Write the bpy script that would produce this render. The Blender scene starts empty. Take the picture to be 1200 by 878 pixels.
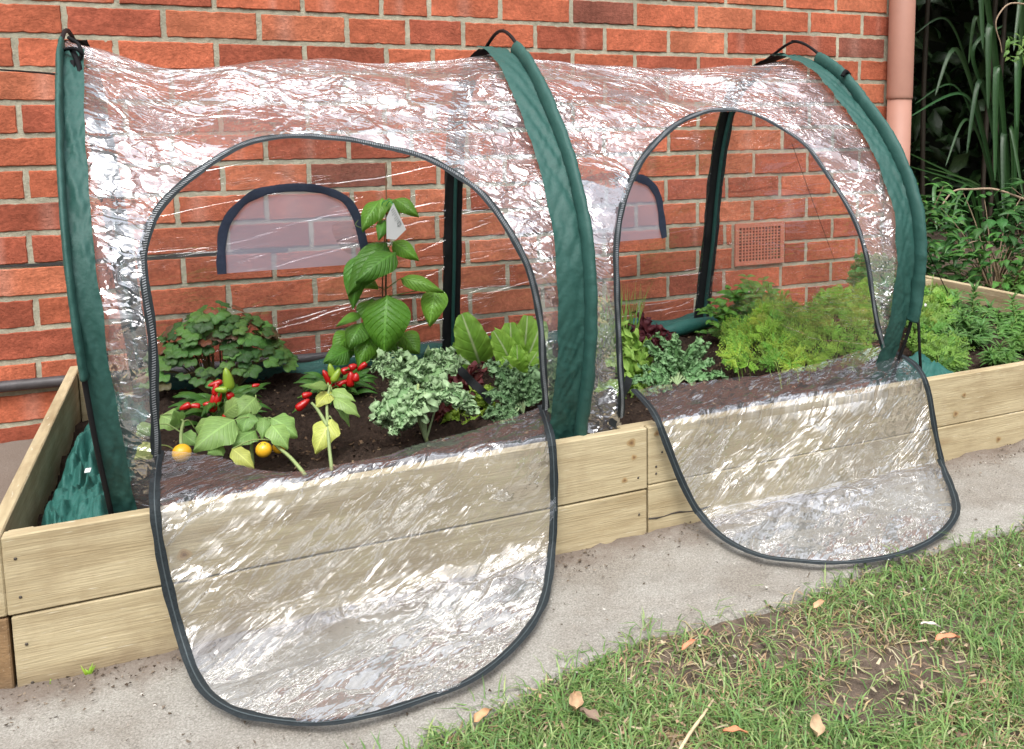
import bpy, math, random
from mathutils import Vector, noise
from mathutils.bvhtree import BVHTree
from mathutils.geometry import intersect_line_line

R = math.radians
rnd = random.Random(7)
sc = bpy.context.scene
col = sc.collection

# ------------------------------------------------------------------ camera
CAM = Vector((0.307148, -1.632327, 0.895997))
FW = Vector((0.41238672, 0.90278478, -0.12213452))
RT = Vector((0.9091664, -0.41635961, -0.00781899))
UP = Vector((0.05791074, 0.10781615, 0.99248276))
F, U0, V0 = 1069.326, 716.681, 278.258          # solved for the 1200 x 878 photograph
cd = bpy.data.cameras.new('camera')
cam = bpy.data.objects.new('camera', cd); col.objects.link(cam)
from mathutils import Matrix
m = Matrix.Identity(4)
for i in range(3):
    m[i][0], m[i][1], m[i][2], m[i][3] = RT[i], UP[i], -FW[i], CAM[i]
cam.matrix_world = m
cd.sensor_fit = 'HORIZONTAL'; cd.sensor_width = 36
cd.lens = F / 1200 * 36
cd.shift_x = -(U0 - 600) / 1200; cd.shift_y = (V0 - 439) / 1200
cd.clip_start = 0.02; cd.clip_end = 300
sc.camera = cam

# ------------------------------------------------------------------ light
SUN_EL, SUN_AZ = 58, 205                           # high, from behind and left of the camera
w = bpy.data.worlds.new('World'); sc.world = w; w.use_nodes = True
wn, wl = w.node_tree.nodes, w.node_tree.links
bg = wn['Background']
sky = wn.new('ShaderNodeTexSky'); sky.sky_type = 'NISHITA'; sky.sun_disc = False
sky.sun_elevation = R(SUN_EL); sky.sun_rotation = R(SUN_AZ)
sky.air_density = 1.0; sky.dust_density = 4.0; sky.ozone_density = 1.0
hs = wn.new('ShaderNodeHueSaturation'); hs.inputs['Saturation'].default_value = 0.3
wl.new(sky.outputs[0], hs.inputs['Color'])
tc = wn.new('ShaderNodeTexCoord'); cn = wn.new('ShaderNodeTexNoise')
cn.inputs['Scale'].default_value = 2.4; cn.inputs['Detail'].default_value = 7
wl.new(tc.outputs['Generated'], cn.inputs['Vector'])
cr = wn.new('ShaderNodeMapRange'); cr.inputs[1].default_value = .42; cr.inputs[2].default_value = .54
cr.inputs[3].default_value = .85; cr.inputs[4].default_value = 1.3
wl.new(cn.outputs[0], cr.inputs[0])
mm = wn.new('ShaderNodeVectorMath'); mm.operation = 'SCALE'
wl.new(hs.outputs[0], mm.inputs[0]); wl.new(cr.outputs[0], mm.inputs['Scale'])
# overcast: the cloud is brightest overhead
sx = wn.new('ShaderNodeSeparateXYZ'); wl.new(tc.outputs['Generated'], sx.inputs[0])
zr = wn.new('ShaderNodeMapRange'); zr.interpolation_type = 'SMOOTHSTEP'; zr.inputs[1].default_value = .12; zr.inputs[2].default_value = .85; zr.inputs[3].default_value = .5; zr.inputs[4].default_value = 4.4
wl.new(sx.outputs[2], zr.inputs[0])
mz = wn.new('ShaderNodeVectorMath'); mz.operation = 'SCALE'; wl.new(mm.outputs[0], mz.inputs[0]); wl.new(zr.outputs[0], mz.inputs['Scale'])
wl.new(mz.outputs[0], bg.inputs[0]); bg.inputs[1].default_value = 0.15
ld = bpy.data.lights.new('sun', 'SUN'); ld.energy = 0.6; ld.angle = R(12); ld.color = (1, .98, .95)
sun = bpy.data.objects.new('sun', ld); col.objects.link(sun)
sdir = Vector((math.sin(R(SUN_AZ)) * math.cos(R(SUN_EL)), math.cos(R(SUN_AZ)) * math.cos(R(SUN_EL)), math.sin(R(SUN_EL))))
sun.rotation_euler = sdir.to_track_quat('Z', 'Y').to_euler()
sc.view_settings.view_transform = 'Standard'; sc.view_settings.look = 'None'
sc.view_settings.gamma = 1; sc.view_settings.exposure = -0.58
sc.render.engine = 'CYCLES'
sc.cycles.transparent_max_bounces = 32; sc.cycles.max_bounces = 8
sc.cycles.diffuse_bounces = 3; sc.cycles.glossy_bounces = 3
sc.cycles.caustics_reflective = False; sc.cycles.caustics_refractive = False
sc.cycles.use_denoising = True

# ------------------------------------------------------------------ helpers
D = 1.2025                                        # y of the brick face
H = 0.2639                                        # top of the front boards at x = 0
def V(*a): return Vector(a)
def ray(px, py): return (FW + RT * ((px - U0) / F) + UP * ((V0 - py) / F))
def ay(px, py, Y):
    d = ray(px, py); return CAM + d * ((Y - CAM.y) / d.y)
def ax(px, py, X):
    d = ray(px, py); return CAM + d * ((X - CAM.x) / d.x)
def az(px, py, Z):
    d = ray(px, py); return CAM + d * ((Z - CAM.z) / d.z)
def pix(P):
    d = P - CAM; z = d.dot(FW); return (U0 + F * d.dot(RT) / z, V0 - F * d.dot(UP) / z)
def mpp(Y, px=600, py=300):                        # metres per pixel of things standing at depth Y
    d = ay(px, py, Y) - CAM; return d.dot(FW) / F
def inpoly(x, y, P):
    c = False; j = len(P) - 1
    for i in range(len(P)):
        xi, yi = P[i]; xj, yj = P[j]
        if (yi > y) != (yj > y) and x < (xj - xi) * (y - yi) / (yj - yi) + xi: c = not c
        j = i
    return c
def catmull(P, n, closed=False):
    out = []; N = len(P)
    segs = N if closed else N - 1
    for i in range(segs):
        g = (lambda k: P[k % N]) if closed else (lambda k: P[min(max(k, 0), N - 1)])
        a, b, c, d = g(i - 1), g(i), g(i + 1), g(i + 2)
        for k in range(n):
            t = k / n
            out.append(tuple(.5 * (2 * b[q] + (c[q] - a[q]) * t + (2 * a[q] - 5 * b[q] + 4 * c[q] - d[q]) * t * t + (3 * b[q] - a[q] - 3 * c[q] + d[q]) * t ** 3) for q in range(len(b))))
    if not closed: out.append(tuple(P[-1]))
    return out
def fbm(p, s, o=3):
    return noise.fractal(Vector(p) * s, 1.0, 2.0, o)
def ground_z(x, y):
    z = .030 * min(max(x, 0), 4) + .055 * min(max(y, 0), 1.3) / 1.2
    return z

class MB:
    def __init__(s): s.v = []; s.f = []; s.c = []; s.uv = []; s.useuv = False; s.hascol = False
    def vert(s, p, c=(1, 1, 1), uv=(0, 0)):
        s.v.append(tuple(p)); s.c.append(c); s.uv.append(uv); return len(s.v) - 1
    def face(s, *i): s.f.append(tuple(i))
    def box(s, lo, hi, c=(1, 1, 1), bev=0.0):
        x0, y0, z0 = lo; x1, y1, z1 = hi
        if bev <= 0:
            n = len(s.v)
            for p in ((x0, y0, z0), (x1, y0, z0), (x1, y1, z0), (x0, y1, z0), (x0, y0, z1), (x1, y0, z1), (x1, y1, z1), (x0, y1, z1)): s.vert(p, c)
            for q in ((0, 3, 2, 1), (4, 5, 6, 7), (0, 1, 5, 4), (1, 2, 6, 5), (2, 3, 7, 6), (3, 0, 4, 7)): s.face(*[n + k for k in q])
            return
        b = bev; n = len(s.v); idx = {}
        for sx in (0, 1):
            for sy in (0, 1):
                for sz in (0, 1):
                    P = [(x0, x1)[sx], (y0, y1)[sy], (z0, z1)[sz]]; S = [(1, -1)[sx], (1, -1)[sy], (1, -1)[sz]]
                    for a in range(3):
                        q = [P[k] + (0 if k == a else b * S[k]) for k in range(3)]
                        idx[(sx, sy, sz, a)] = s.vert(q, c)
        for a in range(3):
            o = [k for k in range(3) if k != a]
            for sa in (0, 1):
                ks = []
                for (p, q) in ((0, 0), (1, 0), (1, 1), (0, 1)):
                    t = [0, 0, 0]; t[a] = sa; t[o[0]] = p; t[o[1]] = q; ks.append(idx[(*t, a)])
                if (sa == 0) == (a != 1): ks = ks[::-1]
                s.face(*ks)
            for (p, q) in ((0, 0), (1, 0), (1, 1), (0, 1)):       # edge strips along axis a
                t0 = [0, 0, 0]; t0[o[0]] = p; t0[o[1]] = q; t1 = list(t0); t1[a] = 1
                ks = [idx[(*t0, o[0])], idx[(*t1, o[0])], idx[(*t1, o[1])], idx[(*t0, o[1])]]
                s.face(*ks)
        for sx in (0, 1):
            for sy in (0, 1):
                for sz in (0, 1): s.face(idx[(sx, sy, sz, 0)], idx[(sx, sy, sz, 1)], idx[(sx, sy, sz, 2)])
    def tube(s, P, r, n=8, c=(1, 1, 1), cap=True, flat=1.0, up=None):
        P = [Vector(p) for p in P]; rings = []
        L = 0
        for i, p in enumerate(P):
            t = (P[min(i + 1, len(P) - 1)] - P[max(i - 1, 0)])
            if t.length < 1e-9: t = V(0, 0, 1)
            t.normalize()
            if i == 0:
                a = Vector(up) if up else (V(0, 0, 1) if abs(t.z) < .9 else V(1, 0, 0))
                nrm = (a - t * a.dot(t)).normalized()
            else:
                nrm = (nrm - t * nrm.dot(t)).normalized(); L += (P[i] - P[i - 1]).length
            bi = t.cross(nrm); rr = r[i] if isinstance(r, (list, tuple)) else r
            rings.append([s.vert(p + nrm * (math.cos(a2) * rr) + bi * (math.sin(a2) * rr * flat), c, (L, k / n)) for k, a2 in ((k, 2 * math.pi * k / n) for k in range(n))])
        for a, b in zip(rings, rings[1:]):
            for k in range(n): s.face(a[k], a[(k + 1) % n], b[(k + 1) % n], b[k])
        if cap: s.face(*rings[0][::-1]); s.face(*rings[-1])
    def grid(s, rows):                                 # rows of (p, c, uv)
        ids = [[s.vert(*q) for q in r] for r in rows]
        for a, b in zip(ids, ids[1:]):
            for k in range(len(a) - 1): s.face(a[k], a[k + 1], b[k + 1], b[k])
        return ids
    def blob(s, c, r, col=(1, 1, 1), n=10, m=7, axis=None, stretch=1.0, taper=0.0):
        c = Vector(c); ax_ = Vector(axis or (0, 0, 1)).normalized(); q = ax_.to_track_quat('Z', 'Y')
        rings = []
        for j in range(m + 1):
            th = math.pi * j / m
            rad = math.sin(th) * r; z = -math.cos(th) * r * stretch
            rad *= 1 - taper * (z / (r * stretch)) * .5
            rings.append([s.vert(c + q @ V(math.cos(2 * math.pi * k / n) * rad, math.sin(2 * math.pi * k / n) * rad, z), col) for k in range(n)])
        for a, b in zip(rings, rings[1:]):
            for k in range(n): s.face(a[k], a[(k + 1) % n], b[(k + 1) % n], b[k])
    def build(s, name, mat, parent=None, smooth=True, label=None):
        me = bpy.data.meshes.new(name); me.from_pydata(s.v, [], s.f)
        ca = me.color_attributes.new('Col', 'FLOAT_COLOR', 'POINT')
        buf = []
        for c in s.c: buf.extend((c[0], c[1], c[2], 1.0))
        ca.data.foreach_set('color', buf)
        ul = me.uv_layers.new(name='UVMap')
        li = [0] * len(me.loops); me.loops.foreach_get('vertex_index', li)
        ub = []
        for i in li: ub.extend(s.uv[i])
        ul.data.foreach_set('uv', ub)
        me.polygons.foreach_set('use_smooth', [smooth] * len(me.polygons))
        me.materials.append(mat); me.update()
        o = bpy.data.objects.new(name, me); col.objects.link(o)
        if parent: o.parent = parent; o.matrix_parent_inverse = parent.matrix_basis.inverted()
        if label: o['label'] = label
        return o
def tag(o, label=None, cat=None, group=None, kind=None):
    if label: o['label'] = label
    if cat: o['category'] = cat
    if group: o['group'] = group
    if kind: o['kind'] = kind
    return o
def empty(name, loc, label, cat, group=None):
    o = bpy.data.objects.new(name, None); o.location = loc; o.empty_display_size = .05; col.objects.link(o)
    return tag(o, label, cat, group)

# ------------------------------------------------------------------ materials
def newmat(name):
    m = bpy.data.materials.new(name); m.use_nodes = True
    return m, m.node_tree.nodes, m.node_tree.links, m.node_tree.nodes['Principled BSDF']
def mat(name, base=(.5, .5, .5), rough=.7, col_attr=False, var=.25, vs=30, bump=0, bs=60, bd=.002, spec=.4, stretch=(1, 1, 1), var2=0, vs2=4, trans=0, tint=None):
    m, n, l, b = newmat(name)
    t = n.new('ShaderNodeTexCoord'); mp = n.new('ShaderNodeMapping'); mp.inputs['Scale'].default_value = stretch
    l.new(t.outputs['Object'], mp.inputs[0])
    nz = n.new('ShaderNodeTexNoise'); nz.inputs['Scale'].default_value = vs; nz.inputs['Detail'].default_value = 6; nz.inputs['Roughness'].default_value = .65
    l.new(mp.outputs[0], nz.inputs['Vector'])
    r = n.new('ShaderNodeMapRange'); r.inputs[1].default_value = .25; r.inputs[2].default_value = .75
    r.inputs[3].default_value = 1 - var; r.inputs[4].default_value = 1 + var
    l.new(nz.outputs[0], r.inputs[0])
    fac = r.outputs[0]
    if var2:
        nz2 = n.new('ShaderNodeTexNoise'); nz2.inputs['Scale'].default_value = vs2; nz2.inputs['Detail'].default_value = 4
        l.new(mp.outputs[0], nz2.inputs['Vector'])
        r2 = n.new('ShaderNodeMapRange'); r2.inputs[1].default_value = .3; r2.inputs[2].default_value = .7
        r2.inputs[3].default_value = 1 - var2; r2.inputs[4].default_value = 1 + var2
        l.new(nz2.outputs[0], r2.inputs[0])
        mu = n.new('ShaderNodeMath'); mu.operation = 'MULTIPLY'; l.new(fac, mu.inputs[0]); l.new(r2.outputs[0], mu.inputs[1]); fac = mu.outputs[0]
    vm = n.new('ShaderNodeVectorMath'); vm.operation = 'SCALE'
    if col_attr:
        at = n.new('ShaderNodeAttribute'); at.attribute_name = 'Col'; l.new(at.outputs['Color'], vm.inputs[0])
    else: vm.inputs[0].default_value = base
    l.new(fac, vm.inputs['Scale'])
    l.new(vm.outputs[0], b.inputs['Base Color'])
    b.inputs['Roughness'].default_value = rough
    b.inputs['Specular IOR Level'].default_value = spec
    if bump:
        nb = n.new('ShaderNodeTexNoise'); nb.inputs['Scale'].default_value = bs; nb.inputs['Detail'].default_value = 8; nb.inputs['Roughness'].default_value = .7
        l.new(mp.outputs[0], nb.inputs['Vector'])
        bu = n.new('ShaderNodeBump'); bu.inputs['Strength'].default_value = bump; bu.inputs['Distance'].default_value = bd
        l.new(nb.outputs[0], bu.inputs['Height']); l.new(bu.outputs[0], b.inputs['Normal'])
    if trans:
        tr = n.new('ShaderNodeBsdfTranslucent'); l.new(vm.outputs[0], tr.inputs[0])
        mx = n.new('ShaderNodeMixShader'); mx.inputs[0].default_value = trans
        out = n['Material Output']; l.new(b.outputs[0], mx.inputs[1]); l.new(tr.outputs[0], mx.inputs[2]); l.new(mx.outputs[0], out.inputs[0])
    m['vm'] = 0
    return m
def leaf_mat(name, veins=.35, nv=9, rough=.45, trans=.28, bumpd=.0012, vgain=1.35):
    m, n, l, b = newmat(name)
    at = n.new('ShaderNodeAttribute'); at.attribute_name = 'Col'
    uv = n.new('ShaderNodeUVMap'); uv.uv_map = 'UVMap'
    sp = n.new('ShaderNodeSeparateXYZ'); l.new(uv.outputs[0], sp.inputs[0])
    def M(op, a, b_=None):
        q = n.new('ShaderNodeMath'); q.operation = op
        for i, v_ in enumerate((a, b_)):
            if v_ is None: continue
            if isinstance(v_, (int, float)): q.inputs[i].default_value = v_
            else: l.new(v_, q.inputs[i])
        return q.outputs[0]
    av = M('ABSOLUTE', sp.outputs[1])
    side = M('SINE', M('MULTIPLY', M('SUBTRACT', sp.outputs[0], M('MULTIPLY', av, .28)), nv * 6.283))
    sv = M('POWER', M('MULTIPLY', M('ADD', side, 1), .5), 10)
    mid = M('LESS_THAN', av, .06)
    vein = M('MAXIMUM', mid, M('MULTIPLY', sv, .7))
    nz = n.new('ShaderNodeTexNoise'); nz.inputs['Scale'].default_value = 60; nz.inputs['Detail'].default_value = 4
    tcx = n.new('ShaderNodeTexCoord'); l.new(tcx.outputs['Object'], nz.inputs['Vector'])
    f1 = M('ADD', M('MULTIPLY', vein, veins), M('ADD', .72, M('MULTIPLY', nz.outputs[0], .5)))
    vm = n.new('ShaderNodeVectorMath'); vm.operation = 'SCALE'; l.new(at.outputs['Color'], vm.inputs[0]); l.new(f1, vm.inputs['Scale'])
    l.new(vm.outputs[0], b.inputs['Base Color']); b.inputs['Roughness'].default_value = rough
    bu = n.new('ShaderNodeBump'); bu.inputs['Strength'].default_value = .8; bu.inputs['Distance'].default_value = bumpd
    l.new(M('ADD', M('MULTIPLY', vein, -1), nz.outputs[0]), bu.inputs['Height']); l.new(bu.outputs[0], b.inputs['Normal'])
    tr = n.new('ShaderNodeBsdfTranslucent'); l.new(vm.outputs[0], tr.inputs[0])
    mx = n.new('ShaderNodeMixShader'); mx.inputs[0].default_value = trans
    out = n['Material Output']; l.new(b.outputs[0], mx.inputs[1]); l.new(tr.outputs[0], mx.inputs[2]); l.new(mx.outputs[0], out.inputs[0])
    return m
def plastic_mat(name, rot=25, sx=1.0, sy=1.0, big=1.0, fine=1.0, boost=2.0, haze=.03, thr=.45, fmax=.55, facet=1.0, crs=1.0):
    m, n, l, b = newmat(name); n.remove(b)
    uv = n.new('ShaderNodeUVMap'); uv.uv_map = 'UVMap'
    mp0 = n.new('ShaderNodeMapping'); mp0.inputs['Rotation'].default_value = (0, 0, R(rot)); l.new(uv.outputs[0], mp0.inputs[0])
    mp = n.new('ShaderNodeMapping'); mp.inputs['Scale'].default_value = (sx, sy, 1); l.new(mp0.outputs[0], mp.inputs[0])
    wz = n.new('ShaderNodeTexNoise'); wz.inputs['Scale'].default_value = 7; wz.inputs['Detail'].default_value = 4; l.new(mp.outputs[0], wz.inputs['Vector'])
    wa = n.new('ShaderNodeVectorMath'); wa.operation = 'SUBTRACT'; wa.inputs[1].default_value = (.5, .5, .5); l.new(wz.outputs['Color'], wa.inputs[0])
    ws = n.new('ShaderNodeVectorMath'); ws.operation = 'SCALE'; ws.inputs['Scale'].default_value = .17; l.new(wa.outputs[0], ws.inputs[0])
    ad = n.new('ShaderNodeVectorMath'); ad.operation = 'ADD'; l.new(mp.outputs[0], ad.inputs[0]); l.new(ws.outputs[0], ad.inputs[1])
    def MM(op, a, b_):
        q = n.new('ShaderNodeMath'); q.operation = op
        for i, v_ in enumerate((a, b_)):
            if isinstance(v_, (int, float)): q.inputs[i].default_value = v_
            else: l.new(v_, q.inputs[i])
        return q.outputs[0]
    def vor(scale, wt):
        v = n.new('ShaderNodeTexVoronoi'); v.feature = 'F1'; v.inputs['Scale'].default_value = scale; l.new(ad.outputs[0], v.inputs['Vector'])
        return MM('MULTIPLY', v.outputs['Distance'], wt / scale)
    def nois(scale, wt, det=2):
        v = n.new('ShaderNodeTexNoise'); v.inputs['Scale'].default_value = scale; v.inputs['Detail'].default_value = det; v.inputs['Roughness'].default_value = .5; l.new(ad.outputs[0], v.inputs['Vector'])
        return MM('MULTIPLY', v.outputs[0], wt / scale)
    mk = n.new('ShaderNodeTexNoise'); mk.inputs['Scale'].default_value = 3.2; mk.inputs['Detail'].default_value = 3; l.new(mp.outputs[0], mk.inputs['Vector'])
    mr = n.new('ShaderNodeMapRange'); mr.inputs[1].default_value = thr - .08; mr.inputs[2].default_value = thr + .12; mr.inputs[3].default_value = .12; mr.inputs[4].default_value = 1; l.new(mk.outputs[0], mr.inputs[0])
    crk = MM('MULTIPLY', MM('ADD', vor(5.5, .12 * fine), vor(13, .10 * fine)), mr.outputs[0])
    def crease(scale, wt, wid):
        v = n.new('ShaderNodeTexVoronoi'); v.feature = 'DISTANCE_TO_EDGE'; v.inputs['Scale'].default_value = scale; l.new(ad.outputs[0], v.inputs['Vector'])
        return MM('MULTIPLY', MM('MINIMUM', v.outputs['Distance'], wid), wt / scale)
    m3 = n.new('ShaderNodeTexNoise'); m3.inputs['Scale'].default_value = 6.5; m3.inputs['Detail'].default_value = 2; l.new(mp0.outputs[0], m3.inputs['Vector'])
    m3r = n.new('ShaderNodeMapRange'); m3r.inputs[1].default_value = thr + .04; m3r.inputs[2].default_value = thr + .16; m3r.inputs[3].default_value = .10; m3r.inputs[4].default_value = 1; l.new(m3.outputs[0], m3r.inputs[0])
    crk = MM('ADD', crk, MM('MULTIPLY', MM('ADD', MM('MULTIPLY', crease(5, -1.0 * crs, .04), 1), MM('MULTIPLY', MM('ADD', crease(12, .85 * crs, .06), crease(27, -.7 * crs, .09)), m3r.outputs[0])), mr.outputs[0]))
    hgt = MM('ADD', crk, MM('ADD', nois(2.6, .8 * big, 0), nois(7, .4 * big, 0)))
    bu0 = n.new('ShaderNodeBump'); bu0.inputs['Strength'].default_value = 1; bu0.inputs['Distance'].default_value = 1.0; l.new(hgt, bu0.inputs['Height'])
    cur = bu0.outputs[0]
    for i_, (sc_, am_) in enumerate(((6, .20), (15, .26), (31, .30))):     # small flat facets of crumpled film
        v = n.new('ShaderNodeTexVoronoi'); v.feature = 'F1'; v.inputs['Scale'].default_value = sc_; l.new(ad.outputs[0], v.inputs['Vector'])
        sb = n.new('ShaderNodeVectorMath'); sb.operation = 'SUBTRACT'; sb.inputs[1].default_value = (.5, .5, .5); l.new(v.outputs['Color'], sb.inputs[0])
        sl = n.new('ShaderNodeVectorMath'); sl.operation = 'SCALE'; l.new(sb.outputs[0], sl.inputs[0])
        if i_ == 0: sl.inputs['Scale'].default_value = am_ * facet
        else: l.new(MM('MULTIPLY', mr.outputs[0], am_ * facet), sl.inputs['Scale'])
        a2 = n.new('ShaderNodeVectorMath'); a2.operation = 'ADD'; l.new(cur, a2.inputs[0]); l.new(sl.outputs[0], a2.inputs[1]); cur = a2.outputs[0]
    bu = n.new('ShaderNodeVectorMath'); bu.operation = 'NORMALIZE'; l.new(cur, bu.inputs[0])
    fr = n.new('ShaderNodeFresnel'); fr.inputs['IOR'].default_value = 1.5; l.new(bu.outputs[0], fr.inputs['Normal'])
    mu = n.new('ShaderNodeMath'); mu.operation = 'MULTIPLY'; mu.use_clamp = True; mu.inputs[1].default_value = boost; l.new(fr.outputs[0], mu.inputs[0])
    mn = n.new('ShaderNodeMath'); mn.operation = 'MINIMUM'; mn.inputs[1].default_value = fmax; l.new(mu.outputs[0], mn.inputs[0]); mu = mn
    gl = n.new('ShaderNodeBsdfGlossy'); gl.inputs['Roughness'].default_value = .02; gl.inputs['Color'].default_value = (1, 1, 1, 1); l.new(bu.outputs[0], gl.inputs['Normal'])
    tr = n.new('ShaderNodeBsdfTransparent'); tr.inputs[0].default_value = (.94, .95, .96, 1)
    df = n.new('ShaderNodeBsdfDiffuse'); df.inputs[0].default_value = (.80, .84, .90, 1)
    m1 = n.new('ShaderNodeMixShader'); m1.inputs[0].default_value = haze; l.new(tr.outputs[0], m1.inputs[1]); l.new(df.outputs[0], m1.inputs[2])
    m2 = n.new('ShaderNodeMixShader'); l.new(mu.outputs[0], m2.inputs[0]); l.new(m1.outputs[0], m2.inputs[1]); l.new(gl.outputs[0], m2.inputs[2])
    l.new(m2.outputs[0], n['Material Output'].inputs[0])
    return m
def wood_mat(name, base, dark, seed, end=False):
    m, n, l, b = newmat(name)
    t = n.new('ShaderNodeTexCoord')
    mp = n.new('ShaderNodeMapping'); mp.inputs['Location'].default_value = (seed * 1.7, seed * .9, seed * 2.3); mp.inputs['Scale'].default_value = (1.3, 12, 15) if not end else (9, 1.2, 15)
    l.new(t.outputs['Object'], mp.inputs[0])
    wv = n.new('ShaderNodeTexNoise'); wv.inputs['Scale'].default_value = 2.2; wv.inputs['Detail'].default_value = 8; wv.inputs['Roughness'].default_value = .6; wv.inputs['Distortion'].default_value = .6
    l.new(mp.outputs[0], wv.inputs['Vector'])
    mp2 = n.new('ShaderNodeMapping'); mp2.inputs['Scale'].default_value = (8, 60, 170) if not end else (60, 8, 170); l.new(t.outputs['Object'], mp2.inputs[0])
    fn = n.new('ShaderNodeTexNoise'); fn.inputs['Scale'].default_value = 2; fn.inputs['Detail'].default_value = 4; l.new(mp2.outputs[0], fn.inputs['Vector'])
    mpk = n.new('ShaderNodeMapping'); mpk.inputs['Scale'].default_value = (2.6, .1, 9) if not end else (.1, 2.6, 9); mpk.inputs['Location'].default_value = (seed * 3.1, 0, seed * 1.3)
    l.new(t.outputs['Object'], mpk.inputs[0])
    kn = n.new('ShaderNodeTexVoronoi'); kn.inputs['Scale'].default_value = 1.0; l.new(mpk.outputs[0], kn.inputs['Vector'])
    kr = n.new('ShaderNodeMapRange'); kr.inputs[1].default_value = .02; kr.inputs[2].default_value = .13; kr.inputs[3].default_value = 1; kr.inputs[4].default_value = 0; l.new(kn.outputs['Distance'], kr.inputs[0])
    rmp = n.new('ShaderNodeValToRGB'); e = rmp.color_ramp.elements
    e[0].position = .3; e[0].color = (*dark, 1); e[1].position = .62; e[1].color = (*base, 1)
    l.new(wv.outputs[0], rmp.inputs[0])
    mx = n.new('ShaderNodeMixRGB'); mx.blend_type = 'MULTIPLY'; mx.inputs[0].default_value = .55
    fr = n.new('ShaderNodeMapRange'); fr.inputs[1].default_value = .3; fr.inputs[2].default_value = .7; fr.inputs[3].default_value = .72; fr.inputs[4].default_value = 1.12; l.new(fn.outputs[0], fr.inputs[0])
    l.new(rmp.outputs[0], mx.inputs[1]); l.new(fr.outputs[0], mx.inputs[2])
    mk = n.new('ShaderNodeMixRGB'); mk.inputs[2].default_value = (.2, .11, .045, 1)
    km = n.new('ShaderNodeMath'); km.operation = 'MULTIPLY'; km.inputs[1].default_value = .75; l.new(kr.outputs[0], km.inputs[0])
    l.new(km.outputs[0], mk.inputs[0]); l.new(mx.outputs[0], mk.inputs[1])
    # weathering: brown mottling, pale fuzz flecks and a dirty foot
    st = n.new('ShaderNodeTexNoise'); st.inputs['Scale'].default_value = 5; st.inputs['Detail'].default_value = 7; st.inputs['Roughness'].default_value = .7; l.new(t.outputs['Object'], st.inputs['Vector'])
    stn = n.new('ShaderNodeMapRange'); stn.inputs[1].default_value = .48; stn.inputs[2].default_value = .75; stn.inputs[3].default_value = 0; stn.inputs[4].default_value = .6; l.new(st.outputs[0], stn.inputs[0])
    ms_ = n.new('ShaderNodeMixRGB'); ms_.inputs[2].default_value = (dark[0] * .62, dark[1] * .55, dark[2] * .5, 1); l.new(stn.outputs[0], ms_.inputs[0]); l.new(mk.outputs[0], ms_.inputs[1])
    fk = n.new('ShaderNodeTexNoise'); fk.inputs['Scale'].default_value = 3.5; fk.inputs['Detail'].default_value = 3; l.new(mp2.outputs[0], fk.inputs['Vector'])
    fkn = n.new('ShaderNodeMapRange'); fkn.inputs[1].default_value = .66; fkn.inputs[2].default_value = .74; fkn.inputs[3].default_value = 0; fkn.inputs[4].default_value = .6; l.new(fk.outputs[0], fkn.inputs[0])
    mf = n.new('ShaderNodeMixRGB'); mf.inputs[2].default_value = (.72, .68, .55, 1); l.new(fkn.outputs[0], mf.inputs[0]); l.new(ms_.outputs[0], mf.inputs[1])
    sz_ = n.new('ShaderNodeSeparateXYZ'); l.new(t.outputs['Object'], sz_.inputs[0])
    dz = n.new('ShaderNodeMath'); dz.operation = 'MULTIPLY_ADD'; dz.inputs[1].default_value = -.07; l.new(st.outputs[0], dz.inputs[0]); l.new(sz_.outputs[2], dz.inputs[2])
    dn = n.new('ShaderNodeMapRange'); dn.inputs[1].default_value = -.035; dn.inputs[2].default_value = .012; dn.inputs[3].default_value = .75; dn.inputs[4].default_value = 0; l.new(dz.outputs[0], dn.inputs[0])
    md = n.new('ShaderNodeMixRGB'); md.inputs[2].default_value = (.17, .12, .075, 1); l.new(dn.outputs[0], md.inputs[0]); l.new(mf.outputs[0], md.inputs[1])
    l.new(md.outputs[0], b.inputs['Base Color']); b.inputs['Roughness'].default_value = .8
    b.inputs['Specular IOR Level'].default_value = .25
    bu = n.new('ShaderNodeBump'); bu.inputs['Strength'].default_value = .7; bu.inputs['Distance'].default_value = .0015
    l.new(fn.outputs[0], bu.inputs['Height']); l.new(bu.outputs[0], b.inputs['Normal'])
    return m

M_brick = mat('brick', col_attr=True, var=.34, vs=85, bump=1, bs=150, bd=.004, rough=.9, spec=.15, var2=.22, vs2=7)
M_mortar = mat('mortar', (.39, .37, .28), .95, var=.25, vs=70, bump=1, bs=160, bd=.004, spec=.1, var2=.2, vs2=6)
M_dpc = mat('bitumen', (.035, .033, .032), .8, var=.4)
M_pipe = mat('pink_paint', (.35, .178, .130), .55, var=.06, vs=14, bump=.2, bs=40, bd=.001, spec=.4, var2=.06, vs2=3)
M_vent = mat('terracotta', (.47, .17, .11), .85, var=.15, vs=60, bump=.6, bs=150)
M_hole = mat('dark_cavity', (.012, .008, .007), .9)
M_path = mat('path', (.43, .385, .335), .95, var=.3, vs=140, bump=1, bs=220, bd=.004, spec=.1, var2=.22, vs2=5)
M_dirt = mat('dirt', (.17, .13, .10), .95, var=.45, vs=45, bump=1, bs=90, bd=.012, spec=.1, var2=.3, vs2=6)
M_soil = mat('soil', (.045, .030, .022), .95, var=.6, vs=90, bump=1, bs=140, bd=.014, spec=.15, var2=.3, vs2=10)
M_green = mat('green_fabric', (.020, .076, .063), .6, var=.12, vs=300, bump=.3, bs=24, bd=.008, spec=.35)
M_greend = mat('dark_green_fabric', (.018, .075, .065), .65, var=.15, vs=60, bump=.7, bs=30, bd=.006, spec=.3)
M_black = mat('black_fabric', (.010, .012, .013), .7, var=.2, spec=.3)
M_zip = mat('zip_tape', (.016, .022, .025), .65, var=.4, vs=120, bump=.8, bs=300, bd=.002, spec=.25)
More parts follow.
